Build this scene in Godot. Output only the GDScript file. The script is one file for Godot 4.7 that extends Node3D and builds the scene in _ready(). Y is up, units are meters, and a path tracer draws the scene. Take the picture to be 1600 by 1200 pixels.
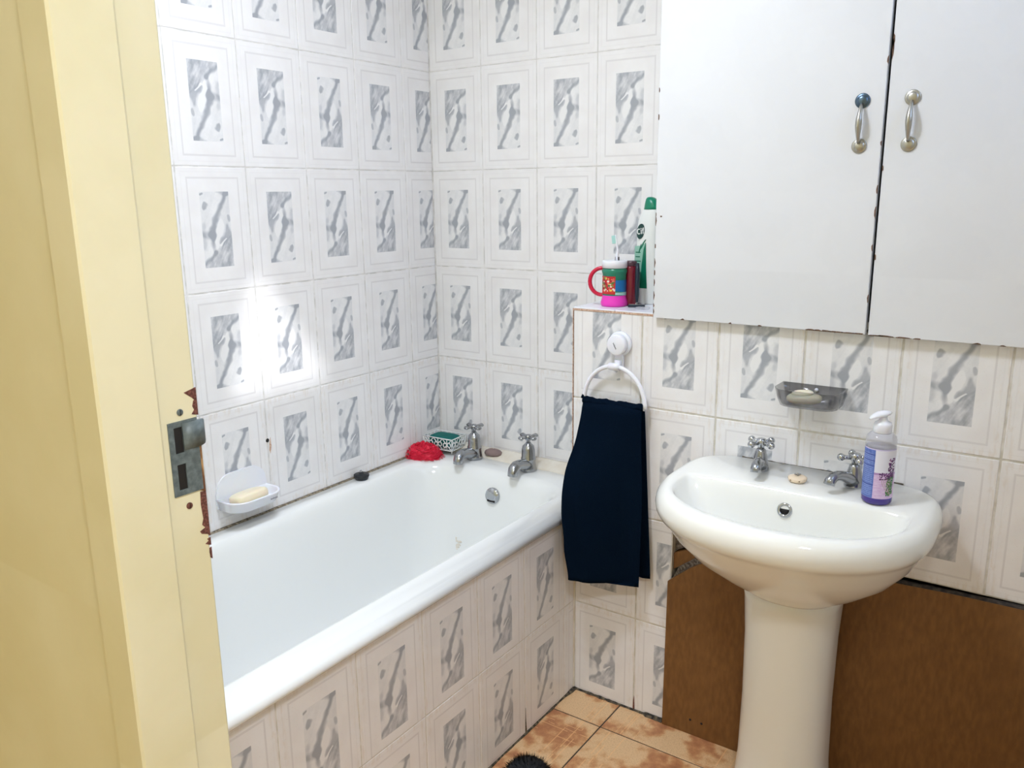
extends Node3D

# ---- measures of the room (metres): x along the tap-end wall, y up, z towards the door ----
const ROW0 := 1.8024      # height of a tile joint on the bath walls
const TH := 0.3021        # tile pitch, upright
const TW := 0.2           # tile pitch, level
const ZC := 0.225         # face of the low boxed-out wall behind the basin
const XC := 0.662         # left end of that wall
const LEDGE := 1.133      # its top
const XD := 0.6705        # face of the tiled bath panel
const CEIL := 2.45
const ZIN := 1.610        # bathroom face of the door wall
const ZFR := 1.718       # hall face of the door frame
const XJ := 1.017         # door frame rebate
const XR := 2.15          # right wall

var M := {}
var mesh_cache := {}
var used := {}
var rng := RandomNumberGenerator.new()

# ------------------------------------------------------------------ helpers
func c8(r: float, g: float, b: float) -> Color:
	return Color(r / 255.0, g / 255.0, b / 255.0)

func mat(col: Color, rough := 0.5, metal := 0.0) -> StandardMaterial3D:
	var m := StandardMaterial3D.new()
	m.albedo_color = col
	m.roughness = rough
	m.metallic = metal
	return m

func tex(im: Image) -> ImageTexture:
	return ImageTexture.create_from_image(im)

func noise(freq: float, sd: int, oct := 4) -> FastNoiseLite:
	var n := FastNoiseLite.new()
	n.noise_type = FastNoiseLite.TYPE_SIMPLEX_SMOOTH
	n.frequency = freq
	n.seed = sd
	n.fractal_octaves = oct
	return n

func new_st() -> SurfaceTool:
	var st := SurfaceTool.new()
	st.begin(Mesh.PRIMITIVE_TRIANGLES)
	return st

func put(called: String, mesh: Mesh, m: Material, parent: Node3D) -> MeshInstance3D:
	var o := MeshInstance3D.new()
	o.name = called
	o.mesh = mesh
	if m:
		o.material_override = m
	o.cast_shadow = GeometryInstance3D.SHADOW_CASTING_SETTING_ON
	parent.add_child(o, true)
	return o

func done(st: SurfaceTool) -> ArrayMesh:
	st.generate_normals()
	return st.commit()

func part(called: String, st: SurfaceTool, m: Material, parent: Node3D) -> MeshInstance3D:
	return put(called, done(st), m, parent)

func numbered(called: String) -> String:
	if not used.has(called):
		used[called] = 0
		return called
	used[called] += 1
	return "%s_%03d" % [called, used[called]]

func thing(called: String, label: String, category: String, at := Vector3.ZERO, turn := 0.0, group := "") -> Node3D:
	var o := Node3D.new()
	o.name = numbered(called)
	add_child(o)
	o.position = at
	o.rotation.y = turn
	o.set_meta("label", label)
	o.set_meta("category", category)
	if group != "":
		o.set_meta("group", group)
	return o

func setting(called: String, st: SurfaceTool, m: Material, label := "") -> MeshInstance3D:
	var o := part(called, st, m, self)
	o.set_meta("kind", "structure")
	if label != "":
		o.set_meta("label", label)
		o.set_meta("category", called.get_slice("_", 0))
	return o

func quad(st: SurfaceTool, a: Vector3, b: Vector3, c: Vector3, d: Vector3) -> void:
	for v in [a, b, c, a, c, d]:
		st.add_vertex(v)

# chamfered box between two corners
func box(st: SurfaceTool, lo: Vector3, hi: Vector3, ch := 0.0, xf := Transform3D()) -> void:
	st.set_smooth_group(-1)
	var k := minf(ch, minf(hi.x - lo.x, minf(hi.y - lo.y, hi.z - lo.z)) * 0.45)
	var mid := (lo + hi) * 0.5
	var hs := (hi - lo) * 0.5
	if k <= 0.0:
		for ax in 3:
			for s in [-1.0, 1.0]:
				var n := Vector3.ZERO
				n[ax] = s * hs[ax]
				var u := Vector3.ZERO
				u[(ax + 1) % 3] = hs[(ax + 1) % 3] * s
				var v := Vector3.ZERO
				v[(ax + 2) % 3] = hs[(ax + 2) % 3]
				quad(st, xf * (mid + n - u - v), xf * (mid + n - u + v), xf * (mid + n + u + v), xf * (mid + n + u - v))
		return
	var hk := hs - Vector3(k, k, k)
	for ax in 3:
		var a1 := (ax + 1) % 3
		var a2 := (ax + 2) % 3
		for s in [-1.0, 1.0]:
			var n := Vector3.ZERO
			n[ax] = s * hs[ax]
			var u := Vector3.ZERO
			u[a1] = hk[a1] * s
			var v := Vector3.ZERO
			v[a2] = hk[a2]
			quad(st, xf * (mid + n - u - v), xf * (mid + n - u + v), xf * (mid + n + u + v), xf * (mid + n + u - v))
		# the four edges that run along ax
		for s1 in [-1.0, 1.0]:
			for s2 in [-1.0, 1.0]:
				var p := Vector3.ZERO
				p[a1] = s1 * hs[a1]
				p[a2] = s2 * hk[a2]
				var q := Vector3.ZERO
				q[a1] = s1 * hk[a1]
				q[a2] = s2 * hs[a2]
				var l := Vector3.ZERO
				l[ax] = hk[ax]
				if s1 * s2 > 0.0:
					quad(st, xf * (mid + p - l), xf * (mid + p + l), xf * (mid + q + l), xf * (mid + q - l))
				else:
					quad(st, xf * (mid + q - l), xf * (mid + q + l), xf * (mid + p + l), xf * (mid + p - l))
	for sx in [-1.0, 1.0]:
		for sy in [-1.0, 1.0]:
			for sz in [-1.0, 1.0]:
				var a := mid + Vector3(sx * hs.x, sy * hk.y, sz * hk.z)
				var b := mid + Vector3(sx * hk.x, sy * hs.y, sz * hk.z)
				var d := mid + Vector3(sx * hk.x, sy * hk.y, sz * hs.z)
				if sx * sy * sz > 0.0:
					for v in [a, d, b]:
						st.add_vertex(xf * v)
				else:
					for v in [a, b, d]:
						st.add_vertex(xf * v)
	st.set_smooth_group(0)

func boxed(lo: Vector3, hi: Vector3, ch := 0.0) -> SurfaceTool:
	var st := new_st()
	box(st, lo, hi, ch)
	return st

# skin over closed rings of equal length
func loft(st: SurfaceTool, rings: Array, cap0 := true, cap1 := true) -> void:
	st.set_smooth_group(0)
	var n: int = rings[0].size()
	for i in rings.size() - 1:
		for j in n:
			var k := (j + 1) % n
			quad(st, rings[i][j], rings[i][k], rings[i + 1][k], rings[i + 1][j])
	for e in 2:
		if (e == 0 and not cap0) or (e == 1 and not cap1):
			continue
		var r: Array = rings[0] if e == 0 else rings[rings.size() - 1]
		var mid := Vector3.ZERO
		for v in r:
			mid += v / float(n)
		for j in n:
			var k := (j + 1) % n
			if e == 0:
				for v in [mid, r[k], r[j]]:
					st.add_vertex(v)
			else:
				for v in [mid, r[j], r[k]]:
					st.add_vertex(v)

# turned body: profile of (radius, height)
func lathe(st: SurfaceTool, prof: Array, n := 24, xf := Transform3D(), cap0 := true, cap1 := true) -> void:
	var rings := []
	for p in prof:
		var r := []
		for j in n:
			var a := TAU * j / n
			r.append(xf * Vector3(cos(a) * p.x, p.y, sin(a) * p.x))
		rings.append(r)
	loft(st, rings, cap0, cap1)

# round bar along a path; radii one number or an array
func tube(st: SurfaceTool, pts: Array, rad, n := 10, flat := 1.0, closed := false) -> void:
	var rings := []
	var up := Vector3.UP
	for i in pts.size():
		var prev: Vector3 = pts[i - 1] if i > 0 else (pts[pts.size() - 1] if closed else pts[0])
		var next: Vector3 = pts[i + 1] if i < pts.size() - 1 else (pts[0] if closed else pts[i])
		var t := (next - prev).normalized()
		if i == 0:
			up = Vector3.UP if absf(t.y) < 0.9 else Vector3.RIGHT
		var s := t.cross(up).normalized()
		up = s.cross(t).normalized()
		var r: float = rad[i] if rad is Array else rad
		var ring := []
		for j in n:
			var a := TAU * j / n
			ring.append(pts[i] + s * cos(a) * r + up * sin(a) * r * flat)
		rings.append(ring)
	if closed:
		rings.append(rings[0])
	loft(st, rings, not closed, not closed)

func ball(st: SurfaceTool, at: Vector3, rad: Vector3, n := 16, bas := Basis(), e := 1.0) -> void:
	var rings := []
	var m := maxi(8, n / 2)
	for i in range(0, m + 1):
		var f := PI * i / m - PI / 2
		var r := []
		for j in n:
			var a := TAU * j / n
			var cf := pow(absf(cos(f)), e)
			var ca := cos(a)
			var sa := sin(a)
			r.append(at + bas * Vector3(rad.x * cf * signf(ca) * pow(absf(ca), e), rad.y * signf(f) * pow(absf(sin(f)), e), rad.z * cf * signf(sa) * pow(absf(sa), e)))
		rings.append(r)
	loft(st, rings, false, false)

# polygon (x, y) pulled from z0 to z1
func slab(st: SurfaceTool, poly: Array, z0: float, z1: float, xf := Transform3D()) -> void:
	st.set_smooth_group(-1)
	var pv := PackedVector2Array()
	for p in poly:
		pv.append(p)
	if Geometry2D.is_polygon_clockwise(pv):
		pv.reverse()
	var idx := Geometry2D.triangulate_polygon(pv)
	for i in range(0, idx.size(), 3):
		for k in [0, 2, 1]:
			var q := pv[idx[i + k]]
			st.add_vertex(xf * Vector3(q.x, q.y, z1))
		for k in [0, 1, 2]:
			var q := pv[idx[i + k]]
			st.add_vertex(xf * Vector3(q.x, q.y, z0))
	for i in pv.size():
		var a := pv[i]
		var b := pv[(i + 1) % pv.size()]
		quad(st, xf * Vector3(a.x, a.y, z0), xf * Vector3(a.x, a.y, z1), xf * Vector3(b.x, b.y, z1), xf * Vector3(b.x, b.y, z0))
	st.set_smooth_group(0)

func text_part(called: String, words: String, height: float, m: Material, parent: Node3D, xf: Transform3D, bold := false) -> void:
	var t := TextMesh.new()
	var f := SystemFont.new()
	f.font_names = PackedStringArray(["Droid Sans"])
	if bold:
		f.font_weight = 700
	t.font = f
	t.text = words
	t.font_size = 48
	t.pixel_size = height / 48.0
	t.depth = 0.0003
	var o := put(called, t, m, parent)
	o.transform = xf

# ------------------------------------------------------------------ textures
func seg_dist(p: Vector2, a: Vector2, b: Vector2) -> float:
	var t := clampf((p - a).dot(b - a) / (b - a).length_squared(), 0.0, 1.0)
	return (p - a - (b - a) * t).length()

func vein(p: Vector2, pts: Array, w: Array, soft: float) -> float:
	var best := 0.0
	for i in pts.size() - 1:
		var a: Vector2 = pts[i]
		var b: Vector2 = pts[i + 1]
		var t := clampf((p - a).dot(b - a) / (b - a).length_squared(), 0.0, 1.0)
		var d := (p - a - (b - a) * t).length()
		var ww: float = lerpf(w[i], w[i + 1], t)
		best = maxf(best, 1.0 - smoothstep(ww, ww + soft, d))
	return best

# one glazed wall tile: cream ground, a fine frame line and a printed strip of grey marble
func tile_image(stained: bool) -> Image:
	var w := 360
	var h := 540
	var im := Image.create(w, h, false, Image.FORMAT_RGB8)
	var n1 := noise(0.02, 3)
	var n2 := noise(0.006, 8)
	var n3 := noise(0.05, 21)
	var n4 := noise(0.014, 33, 2)
	var n5 := noise(0.032, 34, 3)
	var base := c8(241, 240, 240)
	var linecol := c8(223, 221, 221)
	for y in h:
		for x in w:
			var u := (x + 0.5) / w
			var v := (y + 0.5) / h
			var col := base
			var a := n2.get_noise_2d(x, y)
			col = col.lerp(c8(236, 234, 233), clampf(0.3 + a, 0.0, 0.7))
			# frame line, 25 mm from the edge, and a fainter one near the edge
			var dx := minf(u, 1.0 - u) * 200.0
			var dy := minf(v, 1.0 - v) * 300.0
			if dx > 24.5 and dy > 23.0 and (dx < 28.5 or dy < 27.0):
				col = col.lerp(linecol, 0.85)
			elif dx > 9.5 and dy > 9.5 and (dx < 12.0 or dy < 12.0):
				col = col.lerp(linecol, 0.18)
			# marble strip
			var pu := (u - 0.29) / 0.42
			var pv := (v - 0.197) / 0.61
			if pu >= 0.0 and pu <= 1.0 and pv >= 0.0 and pv <= 1.0:
				var ja := n4.get_noise_2d(x, y)
				var jb := n4.get_noise_2d(x + 500.0, y)
				var p := Vector2(pu + ja * 0.07, (pv + jb * 0.02) * 2.2)
				var along := pu * 150.0 * 0.45 - pv * 330.0 * 0.89
				var across := pu * 150.0 * 0.89 + pv * 330.0 * 0.45
				var streak := n5.get_noise_2d(along * 0.18, across)
				var dark := 0.10 + 0.09 * streak + 0.16 * n4.get_noise_2d(x * 0.8 + 40.0, y * 0.5) + 0.05 * n3.get_noise_2d(x, y)
				# cloud filling the upper left, cut off along a slanting edge
				var edge := p.y - (0.98 - 0.92 * p.x)
				var cloud := 1.0 - smoothstep(-0.12, 0.10, edge)
				dark += cloud * (0.50 + 0.35 * n4.get_noise_2d(x * 1.6 + 90.0, y * 1.0) + 0.42 * streak + 0.10 * n3.get_noise_2d(x, y))
				dark += 0.75 * vein(p, [Vector2(1.02, 0.10), Vector2(0.72, 0.30), Vector2(0.55, 0.46)], [0.0, 0.01, 0.01], 0.10)
				dark += 0.85 * vein(p, [Vector2(0.58, 0.46), Vector2(0.66, 0.72), Vector2(0.67, 0.95), Vector2(0.56, 1.28), Vector2(0.36, 1.68), Vector2(0.13, 2.1), Vector2(0.05, 2.22)], [0.0, 0.005, 0.055, 0.012, 0.012, 0.02, 0.03], 0.11)
				dark += 0.5 * vein(p, [Vector2(0.66, 0.92), Vector2(1.0, 0.98)], [0.07, 0.02], 0.12)
				dark += 0.6 * vein(p, [Vector2(0.36, 0.72), Vector2(0.12, 0.98), Vector2(0.1, 1.2)], [0.05, 0.06, 0.01], 0.09)
				dark += 0.5 * vein(p, [Vector2(0.04, 1.38), Vector2(0.05, 1.46)], [0.04, 0.03], 0.05)
				dark += 0.55 * vein(p, [Vector2(0.08, 2.2), Vector2(0.38, 2.22)], [0.07, 0.0], 0.10)
				dark += 0.75 * vein(p, [Vector2(0.86, 1.77), Vector2(0.84, 1.82)], [0.045, 0.045], 0.06)
				dark += 0.8 * vein(p, [Vector2(0.88, 2.17), Vector2(0.98, 2.14)], [0.01, 0.012], 0.03)
				dark += 0.3 * vein(p, [Vector2(0.95, 0.6), Vector2(0.95, 1.2)], [0.02, 0.02], 0.12)
				# pale streaks
				dark -= 0.8 * vein(p, [Vector2(0.22, 0.84), Vector2(0.40, 0.64)], [0.005, 0.02], 0.03)
				dark -= 0.5 * vein(p, [Vector2(0.56, 0.56), Vector2(0.50, 0.85), Vector2(0.36, 1.25)], [0.03, 0.05, 0.06], 0.10)
				dark = clampf(dark, 0.0, 1.0)
				var light := c8(237, 237, 237)
				col = light.lerp(c8(164, 168, 175), dark)
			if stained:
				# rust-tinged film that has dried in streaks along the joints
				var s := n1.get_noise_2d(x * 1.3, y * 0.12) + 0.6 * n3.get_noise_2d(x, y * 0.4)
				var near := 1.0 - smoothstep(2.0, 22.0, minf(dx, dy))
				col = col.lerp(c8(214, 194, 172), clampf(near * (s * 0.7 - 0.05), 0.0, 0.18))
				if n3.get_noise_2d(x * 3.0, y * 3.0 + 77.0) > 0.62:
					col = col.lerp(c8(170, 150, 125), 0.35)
			im.set_pixel(x, y, col)
	return im

func floor_image(sd: int) -> Image:
	var s := 320
	var im := Image.create(s, s, false, Image.FORMAT_RGB8)
	var n1 := noise(0.0075, sd, 3)
	var n2 := noise(0.03, sd + 4, 3)
	var n3 := noise(0.3, sd + 9, 2)
	for y in s:
		for x in s:
			var a := n1.get_noise_2d(x, y) + 0.45 * n2.get_noise_2d(x, y)
			var col := c8(222, 176, 126).lerp(c8(230, 194, 148), clampf(0.5 - a * 2.0, 0.0, 1.0))
			col = col.lerp(c8(188, 126, 82), smoothstep(-0.15, 0.42, a) * 0.75)
			col = col.lerp(c8(160, 104, 72), smoothstep(0.2, 0.7, a) * 0.6)
			col = col.lerp(c8(120, 80, 60), clampf(n3.get_noise_2d(x, y) * 0.35, 0.0, 1.0))
			# scored pale lines, in pairs beside the edges
			for q in [34, 46, 52, 78]:
				var wob := n2.get_noise_2d(q * 9.0, (y if q % 4 < 2 else x) * 0.4) * 2.0
				if absf(x - q - wob) < 0.9 or absf(y - q - wob) < 0.9 or absf(s - x - q * 0.8 - wob) < 0.8:
					if n2.get_noise_2d(x * 0.5 + q * 31.0, y * 0.5) > -0.12:
						col = col.lerp(c8(244, 196, 140), 0.7)
			im.set_pixel(x, y, col)
	return im

func mottled(a: Color, b: Color, freq: float, sd: int, s := 256, stretch := 1.0, contrast := 1.5) -> ImageTexture:
	var im := Image.create(s, s, false, Image.FORMAT_RGB8)
	var n := noise(freq, sd, 5)
	for y in s:
		for x in s:
			# blended over the border so that repeats do not show
			var fx := x / float(s)
			var v0 := n.get_noise_2d(x, y * stretch)
			var v1 := n.get_noise_2d(x - s, y * stretch)
			var v := lerpf(v0, v1, smoothstep(0.6, 1.0, fx))
			im.set_pixel(x, y, a.lerp(b, clampf(0.5 + v * contrast, 0.0, 1.0)))
	return tex(im)

func tri(t: Texture2D, rough: float, scale: float) -> StandardMaterial3D:
	var m := mat(Color.WHITE, rough)
	m.albedo_texture = t
	m.uv1_triplanar = true
	m.uv1_world_triplanar = true
	m.uv1_scale = Vector3.ONE * scale
	return m

func make_materials() -> void:
	M.tile = mat(Color.WHITE, 0.2)
	M.tile.albedo_texture = tex(tile_image(false))
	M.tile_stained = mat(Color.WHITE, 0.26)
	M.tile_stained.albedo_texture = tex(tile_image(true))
	for i in 3:
		M["floor%d" % i] = mat(Color.WHITE, 0.42)
		M["floor%d" % i].albedo_texture = tex(floor_image(40 + i * 7))
	M.grout = tri(mottled(c8(224, 220, 212), c8(204, 199, 186), 0.03, 5), 0.9, 3.0)
	M.grout_white = tri(mottled(c8(230, 228, 226), c8(206, 204, 200), 0.03, 55), 0.85, 3.0)
	M.grout_dirty = tri(mottled(c8(120, 108, 88), c8(40, 38, 36), 0.05, 6), 0.95, 6.0)
	M.grout_floor = tri(mottled(c8(80, 70, 62), c8(44, 40, 38), 0.05, 9), 0.95, 4.0)
	M.seal = tri(mottled(c8(236, 232, 222), c8(218, 208, 190), 0.02, 14, 256, 1.0, 1.0), 0.7, 3.0)
	M.seal_grey = tri(mottled(c8(170, 158, 136), c8(84, 76, 64), 0.06, 44, 256, 1.0, 1.8), 0.9, 6.0)
	M.tile_edge = tri(mottled(c8(214, 190, 170), c8(186, 146, 122), 0.06, 12), 0.9, 8.0)
	M.cream = tri(mottled(c8(239, 232, 198), c8(232, 224, 185), 0.012, 15), 0.5, 1.2)
	M.plaster = tri(mottled(c8(240, 233, 198), c8(234, 225, 185), 0.012, 16), 0.7, 1.0)
	M.ceiling = mat(c8(236, 235, 230), 0.8)
	M.enamel = mat(c8(240, 242, 240), 0.12)
	M.ceramic = mat(c8(240, 240, 234), 0.1)
	M.laminate = tri(mottled(c8(229, 231, 234), c8(225, 227, 230), 0.01, 17), 0.32, 0.8)
	M.carcass = mat(c8(222, 222, 216), 0.5)
	M.chip = tri(mottled(c8(128, 98, 78), c8(82, 62, 52), 0.08, 18), 0.9, 12.0)
	M.rust = tri(mottled(c8(132, 84, 72), c8(92, 54, 46), 0.07, 19), 0.8, 14.0)
	M.rawwood = tri(mottled(c8(190, 150, 98), c8(112, 72, 44), 0.05, 20, 256, 0.2, 2.0), 0.85, 9.0)
	M.board = tri(mottled(c8(130, 90, 46), c8(112, 75, 36), 0.06, 22, 256, 0.3, 0.8), 0.55, 4.5)
	M.board_edge = mat(c8(70, 46, 28), 0.8)
	M.rubble = tri(mottled(c8(126, 116, 104), c8(70, 60, 52), 0.05, 23), 0.95, 9.0)
	M.cavity = tri(mottled(c8(76, 62, 54), c8(52, 42, 38), 0.05, 24), 0.95, 4.0)
	M.chrome = mat(c8(186, 189, 193), 0.14, 1.0)
	M.chrome_worn = mat(c8(166, 169, 173), 0.22, 1.0)
	M.pewter = mat(c8(176, 174, 166), 0.36, 1.0)
	M.bluesteel = mat(c8(90, 108, 126), 0.3, 1.0)
	M.plate = tri(mottled(c8(116, 128, 130), c8(84, 95, 98), 0.04, 26, 256, 1.0, 1.0), 0.45, 9.0)
	M.dark = mat(c8(24, 22, 22), 0.7)
	M.black = mat(c8(26, 30, 36), 0.45)
	M.white_plastic = mat(c8(238, 239, 246), 0.25)
	M.white_plastic.subsurf_scatter_enabled = true
	M.white_plastic.subsurf_scatter_strength = 0.1
	M.grey_print = mat(c8(88, 88, 98), 0.5)
	M.soap = mat(c8(243, 232, 204), 0.35)
	M.soap.subsurf_scatter_enabled = true
	M.soap.subsurf_scatter_strength = 0.25
	M.smoky = mat(Color(0.17, 0.15, 0.17, 0.28), 0.12)
	M.smoky.transparency = BaseMaterial3D.TRANSPARENCY_ALPHA
	M.wire = mat(c8(236, 240, 238), 0.35)
	M.sponge = tri(mottled(c8(22, 120, 112), c8(10, 88, 84), 0.12, 28), 0.95, 10.0)
	M.red_net = mat(c8(226, 22, 62), 0.55)
	M.pumice = tri(mottled(c8(160, 140, 136), c8(116, 98, 96), 0.1, 29), 1.0, 20.0)
	M.towel = tri(mottled(c8(10, 25, 42), c8(5, 15, 28), 0.2, 30), 1.0, 8.0)
	M.towel.metallic_specular = 0.12
	M.peach = mat(c8(240, 220, 192), 0.45)
	M.peach_dark = mat(c8(126, 98, 72), 0.6)
	M.green_cap = mat(c8(0, 128, 98), 0.3)
	M.label_green = mat(c8(0, 112, 84), 0.35)
	M.label_mint = mat(c8(142, 190, 172), 0.35)
	M.label_dark = mat(c8(24, 66, 62), 0.35)
	M.label_white = mat(c8(232, 236, 234), 0.4)
	M.pink = mat(c8(238, 60, 190), 0.3)
	M.crimson = mat(c8(204, 22, 64), 0.3)
	M.teal = mat(c8(36, 130, 104), 0.25)
	M.blue = mat(c8(24, 110, 176), 0.25)
	M.burgundy = mat(c8(118, 28, 44), 0.2)
	M.navy = mat(c8(20, 40, 56), 0.35)
	M.mint = mat(c8(170, 216, 210), 0.6)
	M.bottle_clear = mat(Color(0.80, 0.80, 0.84, 0.35), 0.1)
	M.bottle_clear.transparency = BaseMaterial3D.TRANSPARENCY_ALPHA
	M.violet = mat(c8(70, 52, 142), 0.2)
	M.liquid = mat(c8(196, 186, 214), 0.2)
	M.bristle = mat(c8(22, 27, 32), 0.7)
	M.added_curtain = mat(c8(244, 246, 250), 0.9)
	M.added_curtain.backlight_enabled = true
	M.added_curtain.backlight = Color(1, 1, 1)
	M.glass = mat(Color(1, 1, 1, 0.08), 0.02)
	M.glass.transparency = BaseMaterial3D.TRANSPARENCY_ALPHA
	M.lamp = mat(c8(250, 248, 240), 0.4)
	M.lamp.emission_enabled = true
	M.lamp.emission = c8(255, 250, 240)
	M.lamp.emission_energy_multiplier = 2.5

# ------------------------------------------------------------------ tiles
# a glazed tile with softened edges, in its own frame: x right, y up, z out of the wall; crop is the share of a whole tile
func tile_mesh(w: float, h: float, t: float, crop: Rect2, flip: bool) -> ArrayMesh:
	var key := "%.4f %.4f %.4f %s %s" % [w, h, t, crop, flip]
	if mesh_cache.has(key):
		return mesh_cache[key]
	var st := new_st()
	st.set_smooth_group(-1)
	var b := 0.0011
	var f := [Vector3(b, b, t), Vector3(w - b, b, t), Vector3(w - b, h - b, t), Vector3(b, h - b, t)]
	var e := [Vector3(0, 0, t - b), Vector3(w, 0, t - b), Vector3(w, h, t - b), Vector3(0, h, t - b)]
	var g := [Vector3(0, 0, 0), Vector3(w, 0, 0), Vector3(w, h, 0), Vector3(0, h, 0)]
	var q := []
	q.append([f[0], f[3], f[2], f[1]])
	for i in 4:
		var k := (i + 1) % 4
		q.append([e[i], f[i], f[k], e[k]])
		q.append([g[i], e[i], e[k], g[k]])
	for a in q:
		for i in [0, 1, 2, 0, 2, 3]:
			var v: Vector3 = a[i]
			var uu: float = crop.position.x + crop.size.x * v.x / w
			var vv: float = crop.position.y + crop.size.y * (1.0 - v.y / h)
			if flip:
				uu = 1.0 - uu
				vv = 1.0 - vv
			st.set_uv(Vector2(uu, vv))
			st.add_vertex(v)
	mesh_cache[key] = done(st)
	return mesh_cache[key]

# at: lower left corner of the pitch; right: direction of x; out: normal of the wall
func wall_tile(parent: Node3D, at: Vector3, right: Vector3, out: Vector3, w: float, h: float, crop: Rect2, flip: bool, m: Material, gap := 0.0025, thick := 0.006) -> void:
	var o := put("tile", tile_mesh(w - gap, h - gap, thick, crop, flip), m, parent)
	var up := out.cross(right)
	var bas := Basis(right, up, out)
	bas = Basis(right, rng.randf_range(-0.0012, 0.0012)) * Basis(up, rng.randf_range(-0.0012, 0.0012)) * bas
	o.transform = Transform3D(bas, at + right * gap * 0.5 + up * gap * 0.5 - out * (thick - rng.randf_range(0.0, 0.0004)))

func ring_rr(x0: float, x1: float, z0: float, z1: float, r: float, y: float) -> Array:
	var out := []
	var zs := maxf(0.2275, z0 + r + 0.001)
	# corner order: near right, near left, far left, far right (z1 is near the door)
	var cs := [[x1 - r, z1 - r, 0.0], [x0 + r, z1 - r, 90.0], [x0 + r, z0 + r, 180.0], [x1 - r, z0 + r, 270.0]]
	for q in cs.size():
		for i in 9:
			var a := deg_to_rad(cs[q][2] + 90.0 * i / 8.0)
			out.append(Vector3(cs[q][0] + r * cos(a), y, cs[q][1] + r * sin(a)))
	out.append(Vector3(x1, y, zs))
	out.append(Vector3(x1, y, zs + 0.001))
	for i in out.size():
		if out[i].z < 0.228:
			out[i].x = minf(out[i].x, 0.6595)
	return out

func ring_basin(cx: float, zc: float, a: float, bf: float, bb: float, y: float, n := 64, nb := 5.0, zmin := 0.227) -> Array:
	var out := []
	for i in n:
		var t := TAU * i / n
		var ct := cos(t)
		var s := sin(t)
		var p: Vector3
		if s >= 0.0:
			p = Vector3(cx + a * signf(ct) * pow(absf(ct), 0.92), y, zc + bf * pow(s, 0.92))
		else:
			p = Vector3(cx + a * signf(ct) * pow(absf(ct), 2.0 / nb), y, zc - bb * pow(-s, 2.0 / nb))
		p.z = maxf(p.z, zmin)
		out.append(p)
	return out

# ------------------------------------------------------------------ scene
func _ready() -> void:
	rng.seed = 11
	# camera
	var cam := Camera3D.new()
	cam.name = "camera"
	add_child(cam)
	cam.position = Vector3(1.77668, 1.42937, 2.11363)
	cam.rotation_degrees = Vector3(-13.0068, 34.8747, -0.6714)
	cam.fov = 49.847
	cam.near = 0.02
	cam.current = true
	# sky
	var we := WorldEnvironment.new()
	we.name = "environment"
	var env := Environment.new()
	env.background_mode = Environment.BG_SKY
	var sky := Sky.new()
	var sm := ProceduralSkyMaterial.new()
	sm.sky_top_color = c8(120, 160, 220)
	sm.sky_horizon_color = c8(205, 220, 240)
	sm.ground_bottom_color = c8(120, 115, 105)
	sm.ground_horizon_color = c8(190, 195, 195)
	sm.energy_multiplier = 16.0
	sky.sky_material = sm
	env.sky = sky
	env.tonemap_mode = Environment.TONE_MAPPER_LINEAR
	env.tonemap_exposure = 1.0
	env.sdfgi_enabled = true
	env.ssao_enabled = true
	env.ssil_enabled = true
	we.environment = env
	add_child(we)
	# sun, coming through the gap in the added curtains of the window in the right wall
	var sun := DirectionalLight3D.new()
	sun.name = "sun"
	add_child(sun)
	sun.look_at_from_position(Vector3(2.15, 2.14, 0.66), Vector3(0, 1.07, 0.66))
	sun.light_energy = 0.8
	sun.light_color = c8(250, 250, 255)
	sun.light_angular_distance = 2.0
	sun.shadow_enabled = true

	make_materials()
	build_shell()
	build_wall_tiles()
	build_door_frame()
	build_window()
	build_lamps()
	build_bath()
	build_basin()
	build_cabinet()
	build_boards()
	build_towel_ring()
	build_bath_things()
	build_ledge_things()
	build_basin_things()
	build_floor_things()

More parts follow.
